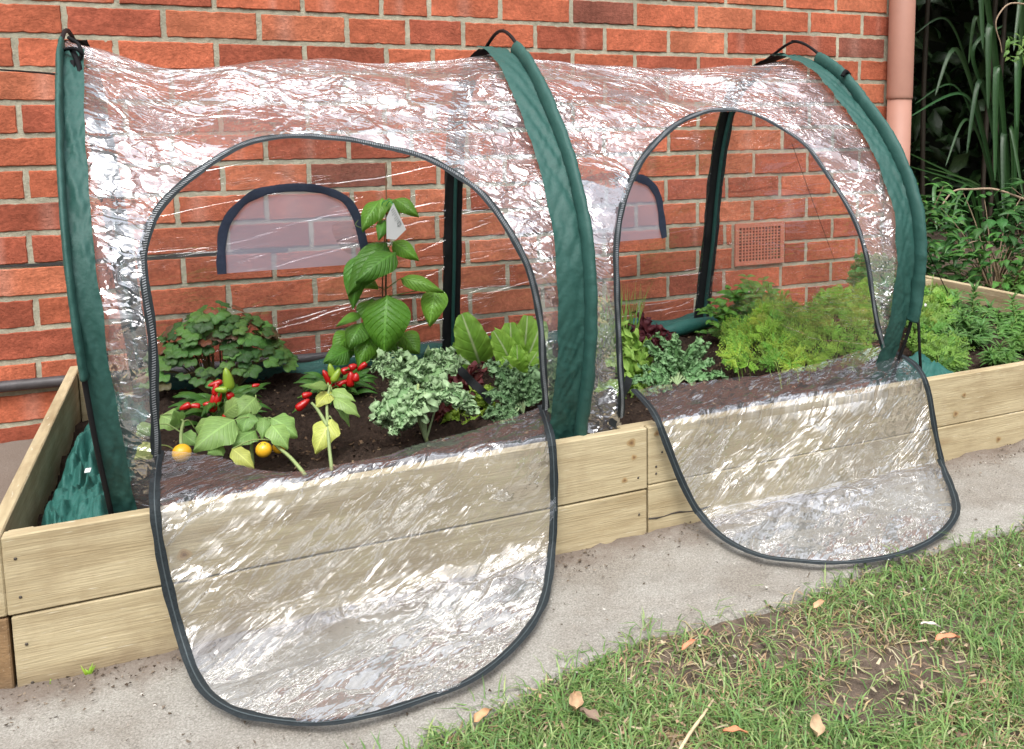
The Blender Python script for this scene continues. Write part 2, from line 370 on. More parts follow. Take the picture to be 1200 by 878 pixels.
M_teeth = mat('zip_teeth', (.20, .22, .235), .4, var=.9, vs=22, spec=.6)
M_thread = mat('thread', (.05, .065, .07), .6)
M_trim = mat('window_trim', (.05, .065, .11), .5, var=.2, vs=60, bump=.4, bs=40, bd=.003)
M_pole = mat('black_pole', (.009, .009, .010), .6, var=.1, spec=.2)
M_cord = mat('black_cord', (.008, .008, .009), .8, var=.2, spec=.15)
M_hose = mat('black_pipe', (.055, .05, .052), .5, var=.4, vs=25, bump=.4, bs=60)
M_leaf = leaf_mat('leaf')
M_leafq = leaf_mat('puckered_leaf', veins=.35, nv=9, bumpd=.004, rough=.4)
M_frill = leaf_mat('frilled_leaf', veins=.12, nv=5, rough=.6, trans=.25)
M_fine = mat('fine_foliage', col_attr=True, var=.2, rough=.55, trans=.3)
M_stem = mat('stem', col_attr=True, var=.2, rough=.6)
M_fruit = mat('fruit', col_attr=True, var=.08, vs=20, rough=.18, spec=.6)
M_grass = mat('grass', col_attr=True, var=.2, rough=.55, trans=.3)
M_dry = mat('dry_leaf', col_attr=True, var=.3, vs=80, rough=.8, bump=.6, bs=60)
M_tag = mat('tag_card', (.75, .77, .76), .5, var=.03)
M_ink = mat('tag_ink', (.18, .2, .2), .6, var=.1)
M_stone = mat('white_stone', (.62, .6, .56), .8, var=.2, bump=.5)
M_screw = mat('screw', (.06, .05, .04), .5)
P_cover = plastic_mat('clear_plastic_cover', 28, .85, 1.3, .75, .85, 5.6, .11, .35, .52, 1.0, .78)
P_back = plastic_mat('clear_plastic_back', 8, .35, 2.2, .15, .4, 1.3, .02, .50, .26, .42, .75)
P_flap = plastic_mat('clear_plastic_flap', 38, .62, 1.45, .5, .75, 2.4, .06, .46, .36, .9, .75)
P_flat = plastic_mat('clear_plastic_flap_top', 25, .5, 1.6, .2, .9, .42, .03, .44, .25, 1.4)
WB, WD = (.475, .40, .25), (.32, .25, .14)

# ------------------------------------------------------------------ ground
mb = MB()
def axis(lo, hi, step, far):
    a = [-far, -far / 3, -far / 8, lo - 1]; x = lo
    while x < hi: a.append(x); x += step
    return a + [hi, hi + 1, far / 8, far / 3, far]
xs = axis(-1.2, 4.2, .03, 60); ys = axis(-1.6, 2.6, .03, 60)
mb.grid([[((x, y, ground_z(x, y) - .006 + .012 * fbm((x, y, 0), 5) * (1 if y < -.2 else .2)), (1, 1, 1), (x, y)) for x in xs] for y in ys])
for k in range(len(mb.f)): mb.f[k] = mb.f[k]
tag(mb.build('ground', M_dirt), kind='structure')
def lawn_edge(x):
    return -.335 - .13 * max(0, min(1, (.95 - x) / .55)) * 1.0 + .03 * fbm((x, 3, 1), 3) + .01 * fbm((x, 9, 1), 14)
mb = MB()
px_ = [-6, -4, -2.5] + [-1.2 + .02 * k for k in range(260)] + [4.5, 6]
rows = []
for j in range(0, 81):
    t = j / 80
    row = []
    for x in px_:
        y0 = lawn_edge(x) if x > -.9 else -.60; y1 = D - .002
        y = y0 + (y1 - y0) * t ** 1.4
        lift = .008 if j > 1 else (-.012 if j == 0 else .003)
        n_ = .005 * fbm((x, y, 2), 9, 4) + .004 * fbm((x, y, 5), 30, 2)
        d_ = max(0, 1 - abs(y + .012) / .06) * .014 * (.4 + fbm((x, 0, 3), 6)) if y < 0 else 0
        row.append(((x, y, ground_z(x, y) + lift + n_ + max(0, d_)), (1, 1, 1), (x, y)))
    rows.append(row)
mb.grid(rows)
m, n, l, b = newmat('concrete_path')
t = n.new('ShaderNodeTexCoord')
def NZ(s, d=5, r=.6):
    q = n.new('ShaderNodeTexNoise'); q.inputs['Scale'].default_value = s; q.inputs['Detail'].default_value = d; q.inputs['Roughness'].default_value = r; l.new(t.outputs['Object'], q.inputs['Vector']); return q.outputs[0]
def RP(src, *st):
    q = n.new('ShaderNodeValToRGB'); e = q.color_ramp.elements
    e[0].position, e[0].color = st[0][0], (*st[0][1], 1); e[1].position, e[1].color = st[-1][0], (*st[-1][1], 1)
    for p_, c_ in st[1:-1]: k = e.new(p_); k.color = (*c_, 1)
    l.new(src, q.inputs[0]); return q.outputs[0]
c1 = RP(NZ(300, 8, .8), (.32, (.15, .135, .115)), (.5, (.32, .305, .27)), (.7, (.54, .525, .475)))
c2 = RP(NZ(5, 6, .6), (.38, (.55, .48, .42)), (.6, (1, 1, 1)))
mx = n.new('ShaderNodeMixRGB'); mx.blend_type = 'MULTIPLY'; mx.inputs[0].default_value = .5; l.new(c1, mx.inputs[1]); l.new(c2, mx.inputs[2])
# loose dark soil spilt along the foot of the boards
sp = n.new('ShaderNodeSeparateXYZ'); l.new(t.outputs['Object'], sp.inputs[0])
ad = n.new('ShaderNodeMath'); ad.operation = 'MULTIPLY_ADD'; ad.inputs[1].default_value = .22; l.new(NZ(14, 6, .7), ad.inputs[0]); l.new(sp.outputs[1], ad.inputs[2])
rr = n.new('ShaderNodeMapRange'); rr.inputs[1].default_value = .02; rr.inputs[2].default_value = .10; rr.inputs[3].default_value = 0; rr.inputs[4].default_value = .85; l.new(ad.outputs[0], rr.inputs[0])
m2 = n.new('ShaderNodeMixRGB'); m2.inputs[2].default_value = (.17, .135, .11, 1); l.new(rr.outputs[0], m2.inputs[0]); l.new(mx.outputs[0], m2.inputs[1])
l.new(m2.outputs[0], b.inputs['Base Color']); b.inputs['Roughness'].default_value = .95; b.inputs['Specular IOR Level'].default_value = .1
bu = n.new('ShaderNodeBump'); bu.inputs['Distance'].default_value = .004; l.new(NZ(150, 8, .75), bu.inputs['Height']); l.new(bu.outputs[0], b.inputs['Normal'])
tag(mb.build('path', m), kind='structure')

# ------------------------------------------------------------------ brick wall
WX1 = 2.80; ZA = 1.225; CO = .086
wall = empty('brick_wall', (0, D, 0), 'orange red brick house wall with pale mortar behind the raised bed', 'brick wall')
mb = MB()
def brick(mb, org, ux, nn, w_, h_, tone):
    nx = max(5, int(w_ / .013)); nz = 8
    us = [0, .0022 / w_] + [i / (nx - 2) for i in range(1, nx - 2)] + [1 - .0022 / w_, 1]; vs_ = [0, .0022 / h_] + [j / (nz - 2) for j in range(1, nz - 2)] + [1 - .0022 / h_, 1]
    s0 = rnd.random() * 100
    rows = []
    patch = rnd.random() < .3; pc = rnd.uniform(.2, .8); pw = rnd.uniform(.06, .16)
    for j in range(nz + 1):
        row = []
        for i in range(nx + 1):
            u, v_ = us[i], vs_[j]
            x = u * w_; z = v_ * h_
            e = .004
            if i <= 1: x += e * abs(noise.noise(V(s0, z * 70, 0)))
            if i >= nx - 1: x -= e * abs(noise.noise(V(s0 + 5, z * 70, 0)))
            if j <= 1: z += .0045 * max(0, noise.noise(V(s0 + 9, x * 60, 0)) + .1 * noise.noise(V(s0 + 9, x * 200, 0)))
            if j >= nz - 1: z -= .0045 * max(0, noise.noise(V(s0 + 13, x * 60, 0)) + .1 * noise.noise(V(s0 + 9, x * 200, 4)))
            edge = i in (0, nx) or j in (0, nz)
            dep = ((.002 + .002 * abs(noise.noise(V(x * 80, z * 80, s0)))) if edge else 0) + .0012 * noise.noise(V(x * 30 + s0, z * 30, 2))
            p = org + ux * x + V(0, 0, z) - nn * dep
            k = 1 + .22 * noise.noise(V(x * 16 + s0, z * 34, 3)) + .12 * noise.noise(V(x * 60 + s0, z * 90, 3))
            c = [q * k for q in tone]
            if patch:
                g = max(0, 1 - abs(u - pc) / pw) * .35
                c = [a * (1 - g) + b_ * g for a, b_ in zip(c, (.50, .30, .24))]
            row.append((p, tuple(c), (x, z)))
        rows.append(row)
    ids = mb.grid(rows)
    # returns into the joint
    per = [ids[0][i] for i in range(nx + 1)] + [ids[j][nx] for j in range(1, nz + 1)] + [ids[nz][i] for i in range(nx - 1, -1, -1)] + [ids[j][0] for j in range(nz - 1, 0, -1)]
    back = [mb.vert(Vector(mb.v[i]) - nn * .02, mb.c[i]) for i in per]
    N = len(per)
    for i in range(N): mb.face(per[i], back[i], back[(i + 1) % N], per[(i + 1) % N])
def tone():
    t = rnd.random()
    base = (.43, .122, .064) if t < .5 else ((.35, .095, .055) if t < .78 else ((.48, .155, .082) if t < .975 else (.27, .095, .065)))
    k = rnd.uniform(.86, 1.1); return tuple(q * k for q in base)
ev = [.021 + .24 * k for k in range(-14, 3)] + [.741, .921, 1.101] + [1.101 + .24 * k for k in range(1, 8)] + [WX1]
od = [-.099 + .24 * k for k in range(-14, 4)] + [.853, 1.0, 1.221] + [1.221 + .24 * k for k in range(1, 7)] + [WX1]
par = {0: 0, 1: 1, 2: 0, 3: 1, 4: 0, 5: 1, 6: 0, 7: 1, 8: 0, 9: 1, 10: 0, 11: 1, 12: 0, 13: 1, 14: 0}
VX0, VX1, VZ0, VZ1 = 2.093, 2.315, .373, .537
for k in range(-16, 15):
    js = od if k % 2 else ev
    z1 = ZA - k * CO - .0062; z0 = ZA - (k + 1) * CO + .0062
    js = [q + (rnd.uniform(-.007, .007) if q < WX1 - .01 else 0) for q in js]
    for a, b_ in zip(js, js[1:]):
        if k in (8, 9):
            if a < VX0 < b_: b_ = VX0
            if a < VX1 < b_ : a = VX1
            if a >= VX0 - .01 and b_ <= VX1 + .01 and b_ - a < .25 and a < VX1 - .02: continue
        if b_ - a < .03: continue
        brick(mb, V(a + .006, D + rnd.uniform(-.0015, .0015), z0 + rnd.uniform(-.002, .002)), V(1, 0, 0), V(0, -1, 0), b_ - a - .012, z1 - z0, tone())
    for q in range(8):
        a = D + .0 + (.115 if k % 2 else .235) + .24 * (q - 1) if q else D + .012
        b_ = D + (.115 if k % 2 else .235) + .24 * q
        brick(mb, V(WX1, a + .005, z0), V(0, 1, 0), V(1, 0, 0), b_ - a - .01, z1 - z0, tone())
mb.build('brickwork', M_brick, wall, smooth=False)
mb = MB()
rows = []
for j in range(0, 280):
    z = -.16 + j * .01
    rows.append([((x_, D + .0034 + .0026 * fbm((x_, z, 7), 40, 2), z), (1, 1, 1), (x_, z)) for x_ in [-3.5 + .0125 * i for i in range(0, 503)] + [WX1 - .008]])
mb.grid(rows)
mb.box((-3.5, D + .012, -.16), (WX1 - .006, D + 2, 2.62))
mb.build('mortar', M_mortar, wall)
mb = MB(); lo, hi = [], []
for i in range(330):
    x_ = -3.4 + i * .012
    if x_ > .55: break
    k_ = .0035 + .0035 * noise.noise(V(x_ * 11, 4, 0)) + .002 * noise.noise(V(x_ * 45, 4, 0)); z_ = .5375 + .002 * noise.noise(V(x_ * 9, 0, 0))
    lo.append(((x_, D + .0004, z_ - max(.0006, k_)), (1, 1, 1), (x_, 0))); hi.append(((x_, D + .0004, z_ + max(.0006, k_)), (1, 1, 1), (x_, 1)))
mb.grid([lo, hi])
mb.build('damp_course', M_dpc, wall, label='dark band of bitumen in the mortar joint left of the tunnel')
# air vent
av = MB()
av.box((VX0 + .004, D - .004, VZ0 + .004), (VX1 - .004, D + .001, VZ1 - .004), bev=.002)
vent = av.build('air_vent', M_vent, wall, smooth=False, label='square terracotta air vent pierced with small holes')
gx, gz = 13, 11
fr = MB()
x0, x1, z0, z1 = VX0 + .004, VX1 - .004, VZ0 + .004, VZ1 - .004
fw_ = .016
fr.box((x0, D - .009, z0), (x1, D - .0045, z0 + fw_)); fr.box((x0, D - .009, z1 - fw_), (x1, D - .0045, z1))
fr.box((x0, D - .009, z0 + fw_), (x0 + fw_, D - .0045, z1 - fw_)); fr.box((x1 - fw_, D - .009, z0 + fw_), (x1, D - .0045, z1 - fw_))
ix0, ix1, iz0, iz1 = x0 + fw_, x1 - fw_, z0 + fw_, z1 - fw_
bx = (ix1 - ix0) / gx; bz = (iz1 - iz0) / gz
for i in range(1, gx): fr.box((ix0 + i * bx - bx * .2, D - .0085, iz0), (ix0 + i * bx + bx * .2, D - .0045, iz1))
for j in range(1, gz): fr.box((ix0, D - .0082, iz0 + j * bz - bz * .2), (ix1, D - .0047, iz0 + j * bz + bz * .2))
g_ = fr.build('grille', M_vent, vent, smooth=False)
hb = MB(); hb.box((ix0, D - .0046, iz0), (ix1, D - .0042, iz1)); hb.build('vent_backing', M_hole, vent, smooth=False)

# downpipe at the corner
dp = empty('downpipe', (2.80, 1.16, 0), 'salmon pink painted downpipe at the corner of the brick wall', 'downpipe')
mb = MB(); mb.tube([(2.806, 1.148, .05), (2.806, 1.148, .995)], .046, 24); mb.build('lower_pipe', M_pipe, dp)
mb = MB(); mb.tube([(2.806, 1.148, .985), (2.806, 1.148, .99), (2.806, 1.148, 1.0), (2.806, 1.148, 2.7)], [.0465, .0495, .0490, .0482], 24); mb.build('upper_pipe', M_pipe, dp)

# black pipe along the foot of the wall
mb = MB()
P = [(-2.2 + .08 * i, D - .018 - .004 * math.sin(i * .9), .216 - .014 * (-2.2 + .08 * i) + .004 * noise.noise(V(i * .3, 0, 0))) for i in range(60)]
mb.tube(P, .0155, 12)
tag(mb.build('irrigation_pipe', M_hose), 'black irrigation pipe running along the foot of the brick wall', 'pipe')

# ------------------------------------------------------------------ raised bed
TL = .0078
bed = empty('raised_bed', (0, 0, 0), 'long pale timber raised garden bed on the concrete path', 'raised bed')
def plank(name, lo, hi, seed, end=False, label=None, bev=.0022, base=WB, dark=WD):
    mb = MB()
    ax_ = 1 if end else 0
    mb.box(lo, hi, bev=bev)
    o = mb.build(name, wood_mat('pine_%d' % seed, base, dark, seed, end), bed, smooth=False, label=label)
    for v in o.data.vertices: v.co.z += TL * v.co.x
    return o
T = .0245
p1 = plank('front_board', (0, 0, .1335), (1.1305, T, H), 1)
p2 = plank('front_board', (0.004, .001, -.03), (1.1300, T, .1300), 2)
p3 = plank('front_board', (1.1335, .0008, .1400), (2.93, T, H), 3)
p4 = plank('front_board', (1.1335, 0, .0), (2.93, T, .1385), 4)
e1 = plank('end_board', (-T, 0, .1335), (-.0005, 1.142, H + .002), 5, True)
e2 = plank('end_board', (-T, .001, -.02), (-.0005, 1.142, .130), 6, True, base=(.27, .17, .085), dark=(.15, .09, .045), label='lower end board, its outer shade painted as dark brown')  # darker wood tones put the shade on this side into the colour
e3 = plank('end_board', (2.93, 0, .13), (2.955, 1.142, H + .002), 7, True)
e4 = plank('end_board', (2.93, 0, .0), (2.955, 1.142, .128), 8, True)
plank('back_board', (0, 1.1175, .0), (2.93, 1.142, .175), 10)
plank('corner_post', (.002, 1.068, .02), (.048, 1.115, H - .004), 11)
plank('corner_post', (.002, T + .001, .02), (.040, T + .020, H - .006), 12)
plank('corner_post', (1.09, T + .001, .02), (1.175, T + .040, H - .008), 13)
plank('corner_post', (2.88, 1.068, .02), (2.927, 1.115, H - .004), 14)
# split in the lower right board, screws and knots
mb = MB()
P = [ay(760 + i * 9, 608 - i * 1.7 + 1.2 * math.sin(i * 1.3), -.0002) for i in range(9)]
mb.tube(P, [.0018 + .0008 * math.sin(i * 2.1) for i in range(9)], 5, flat=.35)
mb.build('split', M_screw, p4)
for (sx_, sy_, pl) in [(18, 655, p1), (24, 700, p1), (31, 755, p2), (38, 800, p2), (748, 560, p1), (749, 603, p2), (769, 547, p3), (769, 555, p3), (769, 623, p4), (776, 530, p3)]:
    c = ay(sx_, sy_, -.0005); q = MB(); q.blob(c, .0026, axis=(0, -1, 0), stretch=.4, n=8, m=4); q.build('screw', M_screw, pl)
def knot(px, py, r, pl):
    q = MB(); c = ay(px, py, -.0006); N = 20
    for k, (a, tone_) in enumerate(((1.0, (.36, .26, .13)), (.62, (.27, .17, .08)), (.3, (.17, .10, .05)))):
        ids = []
        for i in range(N):
            th = 2 * math.pi * i / N; rr_ = r * a * (1 + .12 * math.sin(3 * th + px))
            ids.append(q.vert(c + V(math.cos(th) * rr_ * 1.15, -.0002 * k, math.sin(th) * rr_), tone_))
        q.face(*ids[::-1])
    q.build('knot', M_stem, pl)
knot(770, 508, .006, p3); knot(740, 519, .009, p1); knot(743, 536, .006, p1); knot(732, 563, .006, p1)
knot(1130, 463, .006, p3); knot(1120, 485, .008, p3); knot(216, 650, .010, p1); knot(1170, 515, .008, p4)

# soil inside the bed
mb = MB()
rows = []
for j in range(0, 111):
    y = T + (1.1175 - T) * j / 110
    row = []
    for i in range(0, 291):
        x = 0.0 + 2.93 * i / 290
        base_z = .192 + TL * x + .020 * fbm((x, y, 0), 4) + .015 * fbm((x, y, 3), 17) + .011 * fbm((x, y, 5), 50, 2)
        if x < .2: base_z -= .05 * (1 - x / .2)
        if y < .07: base_z -= .01
        row.append(((x, y, base_z), (1, 1, 1), (x, y)))
    rows.append(row)
mb.grid(rows)
tag(mb.build('soil', M_soil), kind='structure')
def soil_z(x, y):
    return .192 + TL * x + .02 * fbm((x, y, 0), 4)

# crumbs of bark and fibre on the soil, grit and spilt soil on the path
rnd.seed(5)
mb = MB()
def crumb(mb, q, r, c):
    ids = [mb.vert(q + V(rnd.uniform(-1, 1), rnd.uniform(-1, 1), rnd.uniform(-.2, 1)) * r, c) for _ in range(5)]
    mb.face(ids[0], ids[1], ids[2]); mb.face(ids[0], ids[2], ids[3]); mb.face(ids[0], ids[3], ids[4]); mb.face(ids[1], ids[2], ids[4])
def soil_top(x, y): return .192 + TL * x + .020 * fbm((x, y, 0), 4) + .015 * fbm((x, y, 3), 17) + .011 * fbm((x, y, 5), 50, 2) - (.05 * (1 - x / .2) if x < .2 else 0)
for k in range(6500):
    x, y = rnd.uniform(.02, 2.9), rnd.uniform(.05, 1.1); q = V(x, y, soil_top(x, y) + .002)
    t_ = rnd.random(); c = (.03, .02, .015) if t_ < .5 else ((.10, .065, .04) if t_ < .88 else (.26, .19, .12))
    k_ = rnd.uniform(.7, 1.3); crumb(mb, q, rnd.uniform(.002, .0075), (c[0] * k_, c[1] * k_, c[2] * k_))
M_crumb = mat('soil_crumbs', col_attr=True, var=.3, rough=.95, spec=.1)
tag(mb.build('soil_crumbs', M_crumb, smooth=False), 'crumbs of bark and clods of dark soil inside the bed', 'soil crumbs', kind='stuff')
mb = MB()
for k in range(3200):
    x = rnd.uniform(-.3, 3.2); near = rnd.random() < .6
    y = -abs(rnd.gauss(0, .05)) - .004 if near else rnd.uniform(-.5, -.02)
    if noise.noise(V(x * 3, 1, 0)) < -.1 and near and rnd.random() < .7: continue
    c = rnd.choice([(.10, .08, .06), (.16, .13, .10), (.5, .47, .42), (.3, .27, .23)]) if not near else rnd.choice([(.08, .06, .045), (.14, .11, .08), (.2, .16, .12)])
    crumb(mb, V(x, y, ground_z(x, y) + .012), rnd.uniform(.001, .0042), c)
tag(mb.build('grit', M_crumb, smooth=False), 'grit and spilt crumbs of soil on the path along the boards', 'grit', kind='stuff')

# ------------------------------------------------------------------ tunnel
PROF = [(.078, .20), (.046, .295), (.004, .42), (-.010, .57), (.014, .69), (.085, .81), (.20, .925), (.33, 1.02), (.47, 1.068), (.60, 1.062), (.72, 1.03), (.83, .965), (.905, .83), (.950, .66), (.975, .50), (1.005, .35), (1.03, .20)]
NS = 230
def resample(P, n):
    Q = catmull(P, 12); L = [0]
    for a, b_ in zip(Q, Q[1:]): L.append(L[-1] + math.dist(a, b_))
    out = []; k = 0
    for i in range(n + 1):
        d = L[-1] * i / n
        while k < len(L) - 2 and L[k + 1] < d: k += 1
        t = (d - L[k]) / max(1e-9, L[k + 1] - L[k]); out.append(tuple(Q[k][q] + (Q[k + 1][q] - Q[k][q]) * t for q in range(2)))
    return out, L[-1]
prof, PL = resample(PROF, NS)
def hoop_pt(h, s, off=0.0):                        # s 0..1 front foot to back foot
    f = s * NS; k = min(int(f), NS - 1); t = f - k
    y = prof[k][0] * (1 - t) + prof[k + 1][0] * t; z = prof[k][1] * (1 - t) + prof[k + 1][1] * t
    k0, k1 = max(k - 2, 0), min(k + 3, NS)
    ty, tz = prof[k1][0] - prof[k0][0], prof[k1][1] - prof[k0][1]; q = math.hypot(ty, tz)
    ny, nz = -tz / q, ty / q
    if h == 0: x = .150 - .055 * (z - .25) / .83
    elif h == 1: x = .986
    else:
        x = 1.845 + .012 * math.sin((z - .2) * 3); y += .045 * (1 - s) ** .5
        if s > .5: y -= .03
    z += TL * x * .6
    return V(x, y + ny * off, z + nz * off)
def surf(bay, t, s, crinkle=1):
    a, b_ = hoop_pt(bay, s), hoop_pt(bay + 1, s)
    p = a.lerp(b_, t)
    g = (4 * t * (1 - t)) ** .6
    top = math.exp(-((s - .5) / .16) ** 2)
    p.z -= .036 * g * top
    if bay == 0: p.z -= .02 * math.exp(-((t - .22) / .12) ** 2) * top
    fr = math.exp(-((s - .2) / .14) ** 2)
    p.y += .014 * g * fr
    if crinkle:
        k0, k1 = hoop_pt(bay, max(s - .01, 0)), hoop_pt(bay, min(s + .01, 1))
        tg = (k1 - k0).normalized(); nn = V(1, 0, 0).cross(tg) * -1
        e = min(1, 6 * min(t, 1 - t) + .15)
        X = p.x; S_ = s * PL
        d = .012 * noise.noise(V(X * 6, S_ * 5, 1 + bay)) + .004 * noise.noise(V(X * 14 + S_ * 7, S_ * 16 - X * 6, 4)) * (1 if s < .58 else .4)
        # tension folds fanning from the hoop tops
        d += .004 * math.sin((S_ * 34 + X * 18) + 3 * noise.noise(V(X * 4, S_ * 4, 3))) * top * (1 - min(t, .5) * 1.6) * (1 if bay == 0 else .6)
        p += nn * d * e
    return p
DOORS = [
 catmull([(183, 531), (181, 470), (180, 425), (177, 380), (168, 320), (168, 292), (184, 250), (222, 210), (262, 183), (300, 167), (345, 162), (400, 164), (450, 174), (500, 187), (545, 213), (577, 243), (604, 285), (622, 325), (632, 375), (636, 430), (639, 478)], 5),
 catmull([(727, 488), (727, 450), (724, 400), (722, 340), (721, 290), (730, 235), (745, 200), (768, 168), (800, 143), (835, 131), (870, 132), (905, 145), (940, 168), (962, 196), (985, 230), (1003, 265), (1014, 300), (1021, 345), (1027, 380), (1034, 407)], 5)]
tun = empty('grow_tunnel', (1.0, .5, .2), 'clear plastic grow tunnel with dark green trim standing over the raised bed', 'grow tunnel')
RES_T, RES_S = 190, 420
def trees(bay):
    vs = []; fs = []
    nt, ns = 40, 150
    for j in range(ns + 1):
        for i in range(nt + 1): vs.append(surf(bay, i / nt, j / ns, 0))
    for j in range(ns):
        for i in range(nt):
            a = j * (nt + 1) + i; fs.append((a, a + 1, a + nt + 2, a + nt + 1))
    half = int(.56 * ns) * nt
    return BVHTree.FromPolygons(vs, fs[:half]), BVHTree.FromPolygons(vs, fs[half:])
def hit(bvh, px, py):
    d = ray(px, py).normalized(); return bvh.ray_cast(CAM, d)
def tape(pts, nrms, wd, th=.0016, mbd=None, jitter=0.0, seed=0):
    """flat ribbon lying on a surface along pts"""
    m_ = mbd or MB(); N = len(pts); rings = []; L = 0
    for i in range(N):
        t = (pts[min(i + 1, N - 1)] - pts[max(i - 1, 0)]).normalized(); n_ = nrms[i]
        n_ = (n_ - t * n_.dot(t)).normalized(); sd = t.cross(n_)
        if i: L += (pts[i] - pts[i - 1]).length
        wv = 1 + jitter * noise.noise(V(L * 22, seed, 0)); tw = jitter * .5 * noise.noise(V(L * 16, seed, 9))
        n2 = (n_ + sd * tw).normalized(); sd = t.cross(n2); hw = wd / 2 * wv
        pr = [(-hw, 0), (-hw * .5, th), (hw * .5, th), (hw, 0), (hw * .5, -th), (-hw * .5, -th)]
        rings.append([m_.vert(pts[i] + sd * a + n2 * b_, (1, 1, 1), (L, k)) for k, (a, b_) in enumerate(pr)])
    for a, b_ in zip(rings, rings[1:]):
        for k in range(6): m_.face(a[k], a[(k + 1) % 6], b_[(k + 1) % 6], b_[k])
    m_.face(*rings[0][::-1]); m_.face(*rings[-1]); return m_
def teeth(pts, nrms, step, wid, thk, off=0.0, seed=0, slant=.35):
    m_ = MB(); acc = 0; nxt = 0
    for i in range(1, len(pts)):
        a, b_ = pts[i - 1], pts[i]; L = (b_ - a).length
        while nxt < acc + L:
            p = a.lerp(b_, (nxt - acc) / L); t = (b_ - a).normalized(); n_ = (nrms[i] - t * nrms[i].dot(t)).normalized(); sd = t.cross(n_)
            if True:
                c = p + n_ * .0016 + sd * (off + .0012 * math.sin(nxt * 40)); u = (sd + t * slant).normalized() * wid / 2; w_ = t * thk / 2; k = .6 + .8 * rnd.random()
                ids = [m_.vert(c + q + r_, (k, k, k)) for r_ in (V(0, 0, 0), n_ * .0008) for q in (-u - w_, u - w_, u + w_, -u + w_)]
                m_.face(*ids[4:]); 
                for z in range(4): m_.face(ids[z], ids[(z + 1) % 4], ids[4 + (z + 1) % 4], ids[4 + z])
            nxt += step
        acc += L
    return m_
def dense(poly, n=4):
    out = []
    for a, b_ in zip(poly, poly[1:]):
        for k in range(n): out.append((a[0] + (b_[0] - a[0]) * k / n, a[1] + (b_[1] - a[1]) * k / n))
    return out + [poly[-1]]
BV = [trees(0), trees(1)]
for bay in (0, 1):
    door = DOORS[bay]
    hole = [(door[0][0], 900)] + door + [(door[-1][0], 900)]
    mb = MB(); mbk = MB(); ids = {}
    grid_pt = {}
    for j in range(RES_S + 1):
        s = j / RES_S
        for i in range(RES_T + 1):
            grid_pt[i, j] = surf(bay, i / RES_T, s)
    pin = {}
    for (i, j), p in grid_pt.items():
        s = j / RES_S
        if s < .56:
            x_, y_ = pix(surf(bay, i / RES_T, s, 0)) ; pin[i, j] = inpoly(x_, y_, hole)
        else: pin[i, j] = False
    SPL = int(.60 * RES_S)
    for (rng, m_) in (((0, SPL), mb), ((SPL, RES_S), mbk)):
        idm = {}
        for j in range(rng[0], rng[1]):
            for i in range(RES_T):
                q = ((i, j), (i + 1, j), (i + 1, j + 1), (i, j + 1))
                if sum(pin[k] for k in q) >= 2: continue
                f_ = []
                for k in q:
                    if k not in idm: idm[k] = m_.vert(grid_pt[k], (1, 1, 1), (grid_pt[k].x, k[1] / RES_S * PL))
                    f_.append(idm[k])
                m_.face(*f_)
    mb.build('front_cover', P_cover, tun)
    bk = mbk.build('back_cover', P_back, tun)
    # zip round the doorway
    pts, nr = [], []
    for (x_, y_) in dense(door, 3):
        loc, nn, _, _ = hit(BV[bay][0], x_, y_)
        if loc is None: continue
        if nn.dot(CAM - loc) < 0: nn = -nn
        pts.append(loc + nn * .004 + V(0, 0, .0025 * noise.noise(V(loc.x * 14, loc.z * 14, 2)))); nr.append(nn)
    zp = tape(pts, nr, .0145, .0008, jitter=.30, seed=bay).build('door_zip', M_zip, tun, smooth=False)
    teeth(pts, nr, .0042, .0060, .0017, seed=bay).build('zip_teeth', M_teeth, zp, smooth=False)
    # window net in the back wall
    wpoly = [[(260, 320), (259, 300), (262, 268), (275, 245), (300, 226), (335, 219), (370, 220), (400, 230), (414, 246), (422, 270), (430, 308)],
             [(655, 289), (655, 262), (660, 235), (680, 214), (705, 206), (735, 206), (757, 212), (769, 228), (773, 248), (775, 265), (777, 278)]][bay]
    wp = catmull(wpoly, 5); pts, nr = [], []
    for (x_, y_) in wp:
        loc, nn, _, _ = hit(BV[bay][1], x_, y_)
        if loc is None: continue
        if nn.dot(CAM - loc) < 0: nn = -nn
        pts.append(loc + nn * .006); nr.append(nn)
    wm = MB(); c = sum(pts, Vector()) / len(pts); ci = wm.vert(c + nr[0] * -.002); rim = [wm.vert(p) for p in pts]
    for a, b_ in zip(rim, rim[1:]): wm.face(ci, a, b_)
    wm.face(ci, rim[-1], rim[0])
    if 'net' not in globals():
        m, n, l, b = newmat('window_net'); net = m
        trn = n.new('ShaderNodeBsdfTransparent'); trn.inputs[0].default_value = (.9, .9, .95, 1)
        b.inputs['Base Color'].default_value = (.72, .70, .86, 1); b.inputs['Roughness'].default_value = .8
        mx = n.new('ShaderNodeMixShader'); mx.inputs[0].default_value = .50
        l.new(trn.outputs[0], mx.inputs[1]); l.new(b.outputs[0], mx.inputs[2]); l.new(mx.outputs[0], n['Material Output'].inputs[0])
    wo = wm.build('window', net, tun)
    tape([p + n_ * .004 for p, n_ in zip(pts, nr)], nr, .023, .0006, jitter=.35, seed=4 + bay).build('window_trim', M_trim, wo, smooth=False)
# plastic end walls
for h in (0, 2):
    mb = MB(); rows = []
    for i in range(0, 61):
        t = i / 60
        row = []
        for j in range(0, 61):
            v_ = j / 60
            a = hoop_pt(h, .5 * (1 - v_)); b_ = hoop_pt(h, .5 + .5 * v_)
            p = a.lerp(b_, t); p.x += .012 * noise.noise(V(p.y * 4, p.z * 4, h))
            row.append((p, (1, 1, 1), (p.y, p.z)))
        rows.append(row)
    mb.grid(rows); mb.build('end_cover', P_back, tun)
